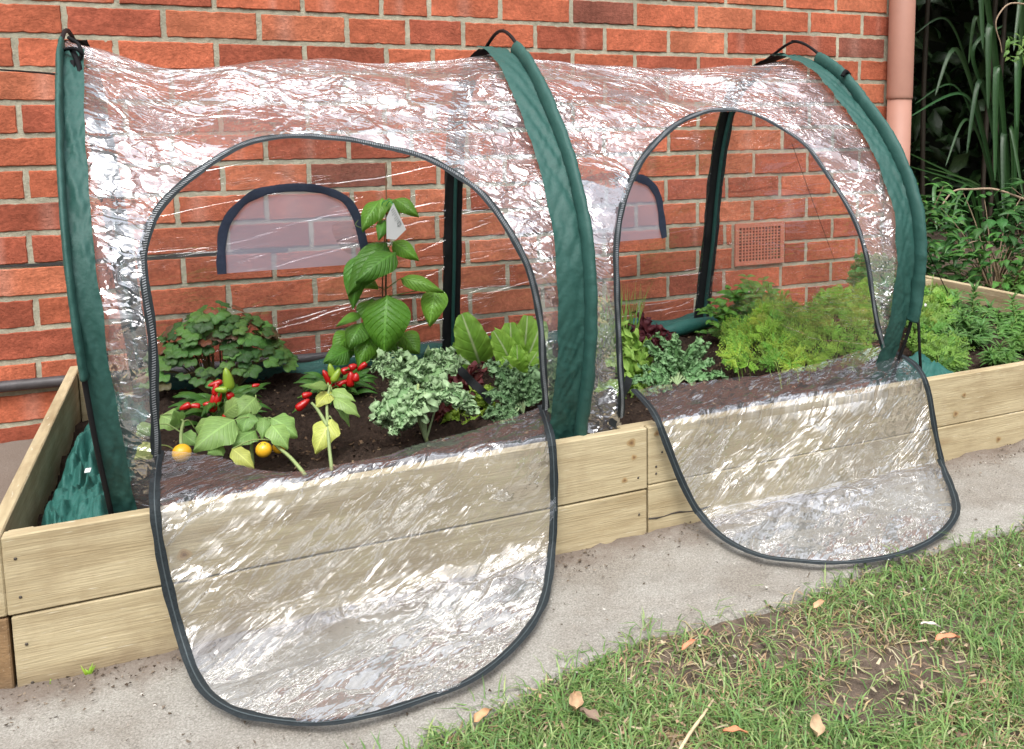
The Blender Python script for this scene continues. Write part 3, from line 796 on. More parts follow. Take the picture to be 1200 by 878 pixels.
# hoops with fabric sleeves
def ribbon(h, s0, s1, off, x0, x1, amp, name, mat_, par, n=150, seed=0, nw=8):
    m_ = MB(); rows = []
    for k in range(n + 1):
        s = s0 + (s1 - s0) * k / n; row = []
        for i in range(nw + 1):
            u = i / nw; xx = x0 + (x1 - x0) * u
            w_ = amp * (noise.noise(V(s * 40 + u * 3, u * 2 + seed, h)) + .9 * (.4 - abs(noise.noise(V(s * 75 - u * 4, u * 2, h + seed)))) + .5 * (.4 - abs(noise.noise(V(s * 160 + u * 5, u * 3, h + seed)))))
            e = .004 * noise.noise(V(s * 30, seed + (3 if i == nw else 0), h)) if i in (0, nw) else 0
            p = hoop_pt(h, s, off + w_); p.x += xx + e
            row.append((p, (1, 1, 1), (xx, s * PL)))
        rows.append(row)
    ids = m_.grid(rows)
    return m_.build(name, mat_, par)
SPEC = {0: dict(band=(-.004, .037), s1=.44, fs0=.14, fs1=.44), 1: dict(band=(-.056, .002), s1=.50, fs0=.02, fs1=.455), 2: dict(band=(-.054, .002), s1=.52, fs0=.10, fs1=.45)}
for h in (0, 1, 2):
    sp_ = SPEC[h]
    m_ = MB(); P = [hoop_pt(h, k / 120, .016 + (.004 if h == 0 else .030) * math.exp(-((k / 120 - .50) / .055) ** 2)) for k in range(121)]
    P = [p + V(0 if h == 0 else .008, 0, 0) for p in P]
    P[0].z -= .1; P[-1].z -= .1
    hp = m_.build('hoop', M_pole, tun) if False else None
    m_.tube(P, .0042, 8); hp = m_.build('hoop', M_pole, tun)
    ribbon(h, 0, sp_['s1'], .006, sp_['band'][0], sp_['band'][1], .0052, 'sleeve_band', M_green, hp, n=420, seed=1, nw=12)
    if h == 1: pass
    # padded fin of the sleeve that holds the pole
    fm = MB(); n_ = 170; rings = []
    for k in range(n_ + 1):
        s = sp_['fs0'] + (sp_['fs1'] - sp_['fs0']) * k / n_
        ctr = hoop_pt(h, s, .015); ctr.x += (0 if h == 0 else .010)
        oo = hoop_pt(h, s, .04) - hoop_pt(h, s, .0); oo.normalize()
        ring = []
        for q in range(12):
            a = 2 * math.pi * q / 12
            wr = 1 + .16 * noise.noise(V(s * 50, math.cos(a) * 1.2 + h * 4, math.sin(a) * 1.2)) + .20 * (.5 - abs(noise.noise(V(s * 120 + q * .3, q * .35, h)))) - .10
            wx, wo_ = (.0062, .017) if h == 0 else (.0125, .0215)
            ring.append(fm.vert(ctr + V(1, 0, 0) * math.cos(a) * wx * wr + oo * math.sin(a) * wo_ * wr, (1, 1, 1), (q / 12, s)))
        rings.append(ring)
    for a, b_ in zip(rings, rings[1:]):
        for q in range(12): fm.face(a[q], a[(q + 1) % 12], b_[(q + 1) % 12], b_[q])
    fm.face(*rings[0][::-1]); fm.face(*rings[-1])
    fm.build('pole_sleeve', M_green, hp)
    # dark inner lining and rear leg cover
    ribbon(h, .53, 1.0, .012, -.026, .026, .0025, 'rear_sleeve', M_black, hp, seed=5)
    ribbon(h, .53, 1.0, -.004, -.024, .024, .0025, 'rear_lining', M_black, hp, seed=6)
    m_ = MB(); m_.tube([hoop_pt(h, .56 + .44 * k / 60, -.012) for k in range(61)], .0085, 8, flat=.6); m_.build('rear_seam', M_greend, hp)
    m_ = MB(); m_.tube([hoop_pt(h, .30 + .2 * k / 30, -.004) + V(-.03 if h else .03, 0, 0) for k in range(31)], .010, 6, flat=.25)
# black cord ties and loops
def cord(name, P, r, mat_=M_cord, par=tun, lab=None):
    m_ = MB(); m_.tube([Vector(q) for q in catmull([tuple(p) for p in P], 8)], r, 6); return m_.build(name, mat_, par, label=lab)
hx = hoop_pt(0, .44, .02)
cord('tie', [ay(80, 44, .36), ay(92, 52, .34), ay(95, 66, .32), ay(84, 75, .31), ay(70, 70, .33), ay(72, 60, .34), ay(88, 57, .31), ay(98, 65, .31)], .0034)
cord('tie', [ay(84, 58, .33), ay(90, 70, .31), ay(93, 84, .29), ay(87, 90, .285), ay(85, 72, .31)], .0048)
cord('guy_line', [hoop_pt(0, .38, .03), ay(30, 84, .6), ay(-90, 76, 1.0)], .0019)
cord('tie', [ay(70, 88, .30), ay(72, 92, .30), ay(66, 94, .31)], .003)
cord('guy_line', [hoop_pt(2, .30, .02) + V(.02, 0, 0), ax(1073, 262, 1.95), az(1116, 354, .25)], .0016)
cord('tie', [ax(1066, 258, 1.93), ax(1074, 268, 1.94), ax(1080, 256, 1.95)], .004)
cord('tie', [hoop_pt(2, .395, .030) + V(.016, 0, 0), hoop_pt(2, .395, .040), hoop_pt(2, .392, .030) - V(.010, 0, 0)], .006)
cord('guy_line', [ay(928, 168, .75), ay(952, 235, .85), ay(978, 305, .95)], .0009)
m_ = MB(); m_.tube([ay(1075, 350, .035), ay(1077, 395, .035), ay(1079, 436, .03)], .0036, 8); m_.build('front_pole', M_pole, tun)
m_ = MB(); m_.tube([ax(123, 412, .135), ax(130, 500, .139), ax(137, 600, .145)], .0050, 8); m_.build('front_pole', M_pole, tun)

# loose strap inside
def strip(name, A, B, wd, mat_, par, nrm=V(0, -1, .3)):
    t = (B - A).normalized(); sd = t.cross(nrm).normalized() * wd / 2; m_ = MB(); rows = []
    for k in range(13):
        c = A.lerp(B, k / 12) + nrm.normalized() * .004 * math.sin(k)
        rows.append([(c - sd, (1, 1, 1), (0, k)), (c, (1, 1, 1), (0, k)), (c + sd, (1, 1, 1), (0, k))])
    m_.grid(rows); return m_.build(name, mat_, par)
strip('strap', ay(537, 432, .46), ay(578, 472, .44), .020, M_black, tun)
# skirt of the cover: heap in the left end of the bed, roll along the back
def lump(name, corners, z0, amp, seed, nu=60, nv=60, par=tun, mat_=M_greend):
    m_ = MB(); rows = []
    (ax0, ay0), (ax1, ay1), (bx0, by0), (bx1, by1) = corners
    for j in range(nv + 1):
        v_ = j / nv; row = []
        for i in range(nu + 1):
            u = i / nu
            x = (ax0 * (1 - u) + ax1 * u) * (1 - v_) + (bx0 * (1 - u) + bx1 * u) * v_
            y = (ay0 * (1 - u) + ay1 * u) * (1 - v_) + (by0 * (1 - u) + by1 * u) * v_
            x += .012 * noise.noise(V(v_ * 9, u * 2, seed)); e = math.sin(math.pi * min(1, max(0, u))) ** .5 * math.sin(math.pi * v_) ** .3
            z = z0 + e * amp * (.62 + .7 * noise.noise(V(u * 2.2, v_ * 5, seed)) + .55 * (.4 - abs(noise.noise(V(u * 4 + v_ * 3, v_ * 8 - u * 2, seed + 9)))) + .35 * abs(noise.noise(V(u * 7, v_ * 13, seed + 4))) + .18 * abs(noise.noise(V(u * 15, v_ * 30, seed + 2))))
            row.append(((x, y, z), (1, 1, 1), (x, y)))
        rows.append(row)
    m_.grid(rows); return m_.build(name, mat_, par)
M_skirt = mat('skirt_fabric', (.016, .10, .082), .6, var=.15, vs=60, bump=.7, bs=26, bd=.008, spec=.4)
lump('skirt', ((.012, .16), (.150, .05), (.03, 1.02), (.19, 1.0)), .150, .105, 3, 70, 160, mat_=M_skirt)
m_ = MB(); a_ = ax(98, 545, .08); m_.box((a_.x, a_.y, .232), (a_.x + .010, a_.y + .022, .2335)); m_.build('care_label', M_tag, tun, smooth=False)
m_ = MB(); P = [(.16 + .03 * i, 1.070 - .010 * math.sin(i * .5), .196 + .008 * math.sin(i * .8) + TL * .03 * i) for i in range(60)]
m_.tube(P, [.034 + .008 * noise.noise(V(i * .5, 0, 0)) for i in range(60)], 12); m_.build('skirt', M_skirt, tun)
m_ = MB(); m_.tube([az(770, 392, .24), az(800, 384, .245), az(832, 377, .245)], [.016, .026, .018], 12); m_.build('skirt', M_skirt, tun)
lump('skirt', ((1.86, .028), (2.02, .028), (1.86, .12), (2.0, .14)), .262, .045, 8, 24, 24, mat_=M_skirt)

# ------------------------------------------------------------------ door flaps folded down over the board
FPRO = [(.30, .345), (.22, .322), (.15, .306), (.09, .292), (.04, .286), (.0, .284), (-.016, .272), (-.024, .245), (-.030, .18), (-.038, .12), (-.052, .07), (-.078, .032), (-.12, .018), (-.20, .014), (-.30, .013), (-.44, .013)]
fprof, FL = resample(FPRO, 200)
def flap_pt(k_, x, s, crinkle=1):
    f = s * 200; k = min(int(f), 199); t = f - k
    y = fprof[k][0] * (1 - t) + fprof[k + 1][0] * t; z = fprof[k][1] * (1 - t) + fprof[k + 1][1] * t
    gz_ = ground_z(x, y) + .010
    if y < -.03:
        w_ = min(1, max(0, (.09 - z) / .06)); z = max(z + gz_ * w_ * .9, gz_ + .004)
    if y > -.02:
        z += TL * x
        if k_ == 0: z += .03 * max(0, 1 - abs(x - .2) / .12) * min(1, max(0, y) / .15)
        else: z += .035 * max(0, 1 - abs(x - 1.93) / .2) * min(1, max(0, y) / .15)
    p = V(x, y, z)
    if crinkle:
        k0, k1 = max(k - 3, 0), min(k + 3, 200)
        tg = V(0, fprof[k1][0] - fprof[k0][0], fprof[k1][1] - fprof[k0][1]).normalized(); nn = V(1, 0, 0).cross(tg) * -1
        if nn.z < 0 and abs(nn.z) > .3: nn = -nn
        if nn.y > 0 and abs(nn.z) <= .3: nn = -nn
        S_ = s * FL
        d = .010 * abs(noise.noise(V(x * 5 + S_ * 4, S_ * 8 - x * 5, 1 + k_))) + .005 * abs(noise.noise(V(x * 9 + S_ * 8, S_ * 18 - x * 10, 4 + k_)))
        p += nn * d
    return p
FLAPS = [
 (catmull([(186, 531), (182, 560), (182, 600), (189, 650), (200, 700), (215, 755), (228, 793), (247, 820), (280, 839), (330, 849), (380, 851), (440, 841), (500, 822), (550, 802), (590, 773), (622, 737), (640, 698), (646, 640), (648, 570), (645, 515), (634, 478)], 4),
  catmull([(634, 478), (600, 491), (560, 503), (520, 516), (470, 530), (420, 543), (370, 551), (330, 555), (290, 549), (250, 536), (215, 531), (186, 531)], 4), .10, 1.06),
 (catmull([(742, 459), (765, 485), (780, 520), (798, 565), (820, 605), (850, 635), (890, 654), (930, 660), (980, 663), (1030, 658), (1070, 647), (1103, 628), (1120, 605), (1117, 580), (1103, 545), (1093, 500), (1085, 455), (1070, 428), (1034, 408)], 4),
  catmull([(1034, 408), (1010, 412), (980, 421), (940, 432), (900, 440), (860, 446), (820, 449), (780, 452), (742, 459)], 4), 1.12, 2.12)]
for k_, (edge, back, xa, xb) in enumerate(FLAPS):
    poly = edge + back; nt, ns = 200, 260
    fp, pin = {}, {}
    vs, fs = [], []
    for j in range(ns + 1):
        for i in range(nt + 1):
            x = xa + (xb - xa) * i / nt
            fp[i, j] = flap_pt(k_, x, j / ns); q = flap_pt(k_, x, j / ns, 0)
            pin[i, j] = inpoly(*pix(q), poly); vs.append(q)
    for j in range(ns):
        for i in range(nt): a = j * (nt + 1) + i; fs.append((a, a + 1, a + nt + 2, a + nt + 1))
    bv = BVHTree.FromPolygons(vs, fs)
    mb = MB(); idm = {}
    for j in range(ns):
        for i in range(nt):
            q = ((i, j), (i + 1, j), (i + 1, j + 1), (i, j + 1))
            if sum(pin[k] for k in q) < 2: continue
            f_ = []
            for k in q:
                if k not in idm: idm[k] = mb.vert(fp[k], (1, 1, 1), (fp[k].x, k[1] / ns * FL))
                f_.append(idm[k])
            mb.face(*f_)
    fl = mb.build('door_flap', P_flap, tun); fl.data.materials.append(P_flat)
    for pg in fl.data.polygons:
        if pg.center.y > -.004: pg.material_index = 1
    pts, nr = [], []
    for (x_, y_) in dense(edge, 3):
        loc, nn, _, _ = hit(bv, x_, y_)
        if loc is None: continue
        if nn.dot(CAM - loc) < 0: nn = -nn
        pts.append(loc + nn * .006); nr.append(nn)
    ft = tape(pts, nr, .0165, .0009, jitter=.30, seed=20 + k_).build('flap_trim', M_zip, fl, smooth=False)
    tape([p + n_ * .0012 for p, n_ in zip(pts, nr)], nr, .0022, .0006, seed=7).build('stitching', M_thread, ft, smooth=False)
strip('corner_strap', ay(737, 442, .09), ay(718, 500, .05), .020, M_black, tun, V(.2, -1, .2))

# ------------------------------------------------------------------ plants
def leaf(mb, P0, P1, wd, nrm, c, bulge=.12, fold=.12, shape=.62, n=9, mm_=4, frill=0, ff=40, curl=0, tipc=None, lobe=0, ex=.85):
    a = P1 - P0; L = a.length
    if L < 1e-6: return
    a.normalize(); sd = a.cross(nrm)
    if sd.length < 1e-4: sd = a.orthogonal()
    sd.normalize(); nr = sd.cross(a).normalized()
    sc_ = rnd.random() * 50
    rows = []
    for i in range(n + 1):
        t = i / n
        w_ = max(0, math.sin(math.pi * min(1, t) ** shape)) ** ex * (1 - .25 * t)
        w_ = max(w_, .03 if t > 0 else .05)
        if lobe: w_ *= 1 + lobe * math.sin(t * 15 + sc_) * (t > .1)
        mid = P0 + a * (L * t) + nr * (bulge * L * 4 * t * (1 - t)) - nr * (curl * L * t * t * t)
        row = []
        for j in range(-mm_, mm_ + 1):
            v_ = j / mm_; av = abs(v_)
            p = mid + sd * (v_ * w_ * wd / 2) + nr * (-fold * av * av * wd / 2 + frill * av * av * math.sin(t * ff + sc_ + v_ * 2) * wd * .5)
            cc = c if not tipc else tuple(x * (1 - t * av) + y * t * av for x, y in zip(c, tipc))
            row.append((p, cc, (t, v_)))
        rows.append(row)
    mb.grid(rows)
def frilly(mb, P0, P1, wd, nrm, c, amp=.012, n=26, mm_=9, bulge=.12, lobes=3.5, edge=None, sc=75, core=.18):
    if sc >= 75: sc *= 2.7; n = 62; mm_ = 20; amp *= .60
    a = P1 - P0; L = a.length; a.normalize(); sd = a.cross(nrm).normalized(); nr = sd.cross(a).normalized()
    s0 = rnd.random() * 60; rows = []
    for i in range(n + 1):
        t = i / n
        w_ = (math.sin(math.pi * min(1, t * .92 + .04) ** .62)) ** (.6 if sc > 40 else .42) * ((.78 + .22 * math.sin(t * lobes * 6.28 + s0)) if sc > 40 else .95)
        w_ = max(w_, .12)
        mid = P0 + a * (L * t) + nr * (bulge * L * 4 * t * (1 - t))
        row = []
        for j in range(-mm_, mm_ + 1):
            v_ = j / mm_; av = abs(v_)
            p = mid + sd * (v_ * w_ * wd / 2)
            k = amp * max(0, av - core) ** 1.1 * 1.6 + amp * .7 * max(0, t - .75)
            d = noise.noise_vector(V(t * L * sc + s0, v_ * wd * .5 * sc, s0)) * 1.6
            d2 = noise.noise_vector(V(t * L * sc * 2.3 + s0, v_ * wd * 1.15 * sc, s0 + 7)) * .8
            p = p + (d + d2) * k + nr * (math.sin(t * 30 + s0 + v_) * k * .6)
            kk = 1 + .25 * noise.noise(V(i * .4, j * .6, s0))
            cc = c if not edge else tuple(x * (1 - av ** 2) + y * av ** 2 for x, y in zip(c, edge))
            if av < .08 and sc < 40: cc = (.42, .52, .26)
            row.append((p, tuple(q * kk for q in cc), (t, v_)))
        rows.append(row)
    mb.grid(rows)
def toward(P, up=.5):                              # a leaf normal looking half up, half to the front
    d = (CAM - P).normalized(); return (d * (1 - up) + V(0, 0, 1) * up + V(rnd.uniform(-.25, .25), 0, rnd.uniform(-.1, .1))).normalized()
def jit(c, k=.15):
    f = rnd.uniform(1 - k, 1 + k); g = rnd.uniform(1 - k * .5, 1 + k * .5); return (c[0] * f * g, c[1] * f, c[2] * f)
def pl(px, py, Y): return ay(px, py, Y)
def wpx(w_, Y): return w_ * mpp(Y)
def stemt(mb, pts, r0, r1, c):
    Q = [Vector(q) for q in catmull([tuple(p) for p in pts], 5)]; N = len(Q)
    mb.tube(Q, [r0 + (r1 - r0) * i / (N - 1) for i in range(N)], 6, c)
G1, G2, G3 = (.055, .155, .022), (.085, .22, .035), (.13, .27, .045)

# --- strawberry plant
c0 = V(.34, .965, soil_z(.34, .96))
st = empty('strawberry_plant', c0, 'low bushy strawberry plant with rounded leaves in the back left of the bed', 'strawberry plant')
ml, ms = MB(), MB()
for k in range(250):
    th = rnd.uniform(0, 6.283); rr_ = math.sqrt(rnd.random()) * .185
    top = .205 * (1 - (rr_ / .21) ** 2) * rnd.uniform(.65, 1.05) + .03
    q = c0 + V(math.cos(th) * rr_ * 1.0, math.sin(th) * rr_ * .72, top)
    if q.y > 1.10 or q.x < .06: continue
    base_ = c0 + V(math.cos(th) * .03, math.sin(th) * .02, 0)
    if k % 3 == 0: stemt(ms, [base_, base_.lerp(q, .5) + V(0, 0, .03), q], .0016, .001, (.16, .12, .05))
    out = V(math.cos(th), math.sin(th), 0)
    cc = jit(rnd.choice([(.085, .20, .04), (.125, .27, .055), (.05, .13, .03)]), .3) if rnd.random() < .82 else jit(rnd.choice([(.19, .095, .05), (.15, .12, .05), (.24, .08, .035)]), .25)
    nn = (V(0, 0, 1) + out * rnd.uniform(.2, .9) + (CAM - q).normalized() * .5).normalized(); sz = rnd.uniform(.020, .031)
    for da in (-1.1, 0, 1.1):
        d_ = (Matrix.Rotation(da, 3, nn) @ (out + V(0, 0, -.25))).normalized()
        d_ = (d_ - nn * d_.dot(nn)).normalized()
        leaf(ml, q, q + d_ * sz, sz * 1.02, nn, cc, bulge=.06, fold=.15, shape=.66, n=9, mm_=3, ex=.45)
ml.build('foliage', M_leaf, st); ms.build('stem', M_stem, st)

# --- chilli plants
RED, GRN = (.50, .012, .010), (.28, .42, .04)
def chilli(par, px, py, Y, ln, ang, r, c=RED):
    m_ = MB(); p = pl(px, py, Y); d = V(math.cos(R(ang)), 0, math.sin(R(ang))); L = ln * mpp(Y) * .9
    rr_ = r * mpp(Y) * .85
    P = [p - d * L / 2 + d * (L * k / 10) for k in range(11)]
    m_.tube(P, [rr_ * q for q in (.55, .9, 1, 1, .97, .92, .85, .76, .64, .45, .12)], 10, c)
    o = m_.build('chilli', M_fruit, par)
    m_ = MB(); m_.tube([P[0] - d * .012, P[0] - d * .004, P[0] + d * .001], [.0014, .0016, rr_ * .6], 7, (.09, .2, .03)); m_.build('calyx', M_stem, o)
def chilli_plant(cx, cy, Y, w_, h_, lab, fruits, seed):
    rnd.seed(seed)
    b0 = pl(cx, cy, Y); b0.z = soil_z(b0.x, b0.y) - .01
    e = empty('chilli_plant', b0, lab, 'chilli plant', 'chilli plants in the front left of the tunnel')
    ml, ms = MB(), MB()
    for k in range(62):
        th = rnd.uniform(0, 6.28); hh = rnd.uniform(.35, 1) * h_; rr_ = rnd.uniform(.25, 1) * w_ / 2
        a = b0 + V(math.cos(th) * rr_ * .5, math.sin(th) * rr_ * .4, hh * .8); out = V(math.cos(th), math.sin(th) * .9, rnd.uniform(-.2, .6)).normalized()
        L = rnd.uniform(.045, .075)
        leaf(ml, a, a + out * L, L * .34, (V(0, 0, 1) + (CAM - a).normalized() * .6).normalized(), jit((.065, .185, .025), .25), bulge=.12, fold=.3, n=6, mm_=2, curl=.2)
        if k % 3 == 0: stemt(ms, [b0, b0.lerp(a, .6) + V(0, 0, .015), a], .002, .0012, (.1, .2, .04))
    ml.build('foliage', M_leaf, e); ms.build('stem', M_stem, e)
    for f in fruits: chilli(e, *f)
chilli_plant(262, 500, .66, .26, .105, 'left chilli plant with red fruits and one big upright green chilli', [
    (253, 456, .60, 15, 80, 4.5), (250, 472, .60, 22, 84, 5), (256, 466, .59, 16, 70, 4.5), (270, 464, .60, 9, 10, 6.2), (217, 477, .62, 13, 200, 4.5), (228, 476, .62, 12, 160, 4.5), (242, 474, .62, 8, 170, 3.6),
    (270, 485, .56, 18, 25, 4.5), (252, 450, .64, 16, 190, 4), (300, 452, .66, 9, 10, 3), (267, 444, .60, 27, 98, 6.5, GRN), (259, 457, .59, 14, 170, 4.5, GRN)], 11)
chilli_plant(396, 476, .76, .21, .09, 'right chilli plant with a cluster of red and pale green fruits', [
    (385, 444, .70, 26, 118, 5.5), (391, 450, .70, 17, 150, 5), (406, 434, .70, 13, 20, 5), (414, 430, .69, 10, 20, 5), (424, 430, .70, 14, 215, 4), (411, 444, .69, 20, 85, 6), (417, 442, .68, 11, 80, 5), (401, 449, .69, 14, 20, 4),
    (360, 463, .66, 12, 10, 4.5), (355, 474, .64, 19, 35, 5.5), (388, 434, .69, 17, 100, 4.8, GRN), (394, 440, .68, 18, 60, 5.2, GRN)], 12)

# --- big-leaved plants with yellow fruit, front left
def big_leaf_plant(lab, specs, stems, fruits, Yb_):
    b0 = pl(*stems[0][0][:2], Yb_)
    e = empty('eggplant_seedling', b0, lab, 'eggplant', 'pale leaved plants at the front left of the bed')
    ml, ms = MB(), MB()
    for (x0_, y0_, x1_, y1_, w_, Y, c_) in specs:
        P0, P1 = pl(x0_, y0_, Y), pl(x1_, y1_, Y - .03)
        nn = toward(P0, .35)
        leaf(ml, P0, P1, wpx(w_, Y), nn, jit(c_, .08), bulge=.10, fold=.22, shape=.70, n=14, mm_=6, frill=.06, ff=17, lobe=.10)
        near = min((pl(*a).lerp(pl(*b), k / 6) for S in stems for a, b in zip(S, S[1:]) for k in range(7)), key=lambda z: (z - P0).length)
        stemt(ms, [near, near.lerp(P0, .5) + V(0, .004, .008), P0], .0015, .0011, (.24, .32, .11))
    for S in stems: stemt(ms, [pl(*q) for q in S], .0042, .0026, (.24, .31, .12))
    ml.build('foliage', M_leafq if False else M_leaf, e); ms.build('stem', M_stem, e)
    for (x_, y_, Y, r) in fruits:
        m_ = MB(); c_ = pl(x_, y_, Y); m_.blob(c_, r * mpp(Y), (.83, .45, .025), 16, 12); o = m_.build('fruit', M_fruit, e)
        m_ = MB()
        for k in range(5):
            a = 6.28 * k / 5; leaf(m_, c_ + V(0, 0, r * mpp(Y) * .95), c_ + V(math.cos(a) * .011, math.sin(a) * .011, r * mpp(Y) * .75), .008, V(0, 0, 1), (.2, .32, .08), n=4, mm_=2)
        m_.build('calyx', M_leaf, o)
PG, PG2, PY = (.27, .43, .12), (.21, .38, .10), (.48, .54, .12)
rnd.seed(21)
big_leaf_plant('pale broad-leaved eggplant seedling with round yellow fruits at the bed front', [
    (188, 487, 216, 500, 26, .42, PG), (228, 502, 262, 492, 20, .40, PG), (275, 492, 226, 528, 44, .33, PG), (262, 486, 288, 468, 26, .42, PG), (300, 466, 279, 487, 28, .40, PG), (292, 484, 284, 509, 24, .36, PG2),
    (300, 505, 272, 522, 26, .34, PG2), (310, 490, 307, 515, 15, .34, PG2), (318, 490, 349, 512, 32, .34, PG2), (318, 498, 338, 526, 26, .30, PG), (262, 522, 244, 532, 20, .32, PG2), (272, 526, 298, 549, 20, .28, PY),
    (214, 508, 232, 522, 18, .38, PG2), (210, 498, 205, 482, 20, .40, PG2), (180, 498, 160, 510, 22, .34, PG), (182, 522, 158, 538, 22, .26, PY), (290, 500, 320, 492, 16, .4, PG2)],
    [[(358, 557, .20), (340, 536, .25), (322, 520, .30), (308, 496, .36)], [(213, 535, .30), (212, 510, .34), (215, 494, .38)], [(296, 545, .34), (295, 515, .36), (300, 470, .41)]],
    [(309, 527, .29, 8.5), (327, 524, .31, 7), (213, 531, .27, 9.5)], .20)
rnd.seed(22)
big_leaf_plant('single-stemmed eggplant seedling with one yellowing leaf in front of the chillies', [
    (384, 452, 362, 453, 12, .36, PG), (388, 459, 370, 477, 22, .36, PY), (389, 457, 417, 470, 15, .36, PG), (392, 466, 422, 488, 20, .34, PG), (389, 491, 369, 532, 32, .31, PY), (395, 470, 410, 500, 12, .38, PG2),
    (378, 456, 352, 452, 10, .38, PG2)],
    [[(389, 553, .24), (385, 515, .28), (383, 474, .34), (386, 455, .36)], [(384, 500, .30), (372, 480, .33), (365, 472, .34)]], [], .24)

# --- tall climber with big puckered leaves and its tag
rnd.seed(31)
YP = .92
b0 = pl(452, 432, YP); b0.z = soil_z(b0.x, b0.y)
vp = empty('passionfruit_plant', b0, 'tall plant with large glossy puckered green leaves behind the kale', 'passionfruit plant')
ml, ms = MB(), MB()
LV = [(446, 234, 424, 270, 21, 0), (448, 232, 444, 260, 15, 0), (455, 232, 467, 260, 14, .02), (463, 233, 491, 254, 15, 0), (451, 257, 444, 281, 12, -.02), (460, 283, 491, 305, 17, 0), (453, 284, 408, 345, 30, -.02), (418, 300, 414, 362, 22, -.01),
      (464, 296, 417, 330, 26, -.05), (423, 328, 443, 337, 14, .03), (512, 336, 503, 382, 26, -.01), (470, 326, 520, 342, 16, -.02), (454, 346, 450, 416, 44, -.06), (436, 350, 436, 384, 28, .0), (425, 378, 409, 407, 24, -.03),
      (423, 367, 394, 382, 10, -.02), (436, 388, 420, 430, 24, -.02), (412, 388, 391, 414, 22, .02), (410, 410, 381, 424, 22, -.04), (470, 390, 491, 414, 24, .01), (462, 395, 478, 425, 20, .03), (440, 400, 446, 428, 20, .02), (405, 395, 402, 425, 24, .03)]
for (x0_, y0_, x1_, y1_, w_, dy) in LV:
    P0, P1 = pl(x0_, y0_, YP + dy), pl(x1_, y1_, YP + dy - .05)
    cc = jit(rnd.choice([(.14, .36, .035), (.105, .29, .035), (.18, .42, .05)]), .15)
    leaf(ml, P0, P1, wpx(w_, YP) * 1.28, toward(P0, .3), cc, bulge=.10, fold=.35, shape=.72, n=16, mm_=6, frill=.05, ff=14)
    stemt(ms, [pl(453, (y0_ + 12), YP), P0], .0016, .0012, (.12, .2, .04))
stemt(ms, [b0, pl(452, 350, YP), pl(453, 280, YP), pl(452, 190, YP + .02)], .0035, .0016, (.17, .10, .05))
stemt(ms, [b0 + V(.01, 0, 0), pl(449, 360, YP), pl(449, 300, YP), pl(454, 250, YP)], .0028, .0014, (.20, .09, .05))
stemt(ms, [pl(450, 262, YP - .01), pl(430, 268, YP), pl(417, 264, YP), pl(420, 258, YP)], .0009, .0006, (.3, .4, .12))
ml.build('foliage', M_leafq, vp); ms.build('stem', M_stem, vp)
m_ = MB()
q = [pl(x_, y_, .86) for (x_, y_) in ((461, 238), (476, 269), (464, 281), (453, 280), (453, 255))]
f_ = [m_.vert(p) for p in q]; g_ = [m_.vert(p + V(0, .0012, 0)) for p in q]
m_.face(*f_); m_.face(*g_[::-1])
for k in range(5): m_.face(f_[k], g_[k], g_[(k + 1) % 5], f_[(k + 1) % 5])
tg = m_.build('plant_tag', M_tag, smooth=False)
tag(tg, 'pale grey printed plant tag hanging on the tall puckered-leaf plant', 'plant tag')
m_ = MB()
u_, v_ = (q[1] - q[0]).normalized(), (q[2] - q[1]).normalized(); o_ = q[0] - V(0, .0008, 0)
for k in range(9):
    a = .004 + .0045 * k; a0 = o_ + u_ * (a * 1.25 + .006) + v_ * .005; wd_ = rnd.uniform(.008, .016)
    p = [a0, a0 + v_ * wd_, a0 + v_ * wd_ + u_ * .0014, a0 + u_ * .0014]; i_ = [m_.vert(x_) for x_ in p]; m_.face(*i_)
a0 = o_ + u_ * .05 + v_ * .006
for (s_, e_) in (((0, 0), (.010, 0)), ((0, 0), (0, .010)), ((.010, 0), (.010, .010)), ((0, .010), (.010, .010))):
    A = a0 + u_ * s_[0] + v_ * s_[1]; B = a0 + u_ * e_[0] + v_ * e_[1]; m_.tube([A, B], .0005, 4)
m_.build('print', M_ink, tg, smooth=False)
m_ = MB(); m_.tube([Vector(z) for z in catmull([tuple(pl(*z)) for z in ((461, 240, .86), (456, 236, .88), (450, 246, .9), (448, 238, .89), (457, 233, .88))], 6)], .0012, 5, (.05, .4, .12)); m_.build('twine', M_stem, tg)

# --- frilly greens
KC, KE = (.18, .33, .13), (.40, .57, .31)
def leafy(name, lab, cat, group, b0, leaves, c, edge, amp, stem_c=(.30, .40, .20), mats=None, sc=75, n=26, mm_=9, core=.18, up=.45, smooth_leaf=False, stalk=True):
    base = pl(*b0); base.z = min(base.z, soil_z(base.x, base.y) + .01)
    e = empty(name, base, lab, cat, group)
    ml, ms = MB(), MB()
    for (x0_, y0_, x1_, y1_, w_, dy) in leaves:
        Y = b0[2] + dy
        P0, P1 = pl(x0_, y0_, Y + .015), pl(x1_, y1_, Y)
        frilly(ml, P0, P1, wpx(w_, Y), toward(P0, up), jit(c, .1), amp=amp, edge=edge, sc=sc, n=n, mm_=mm_, core=core)
        if stalk: stemt(ms, [pl(*b0), P0.lerp(base, .35) + V(0, 0, .01), P0, P0.lerp(P1, .6)], .0028, .0012, stem_c)
    ml.build('foliage', mats or M_frill, e)
    if stalk: ms.build('stem', M_stem, e)
    return e
rnd.seed(41)
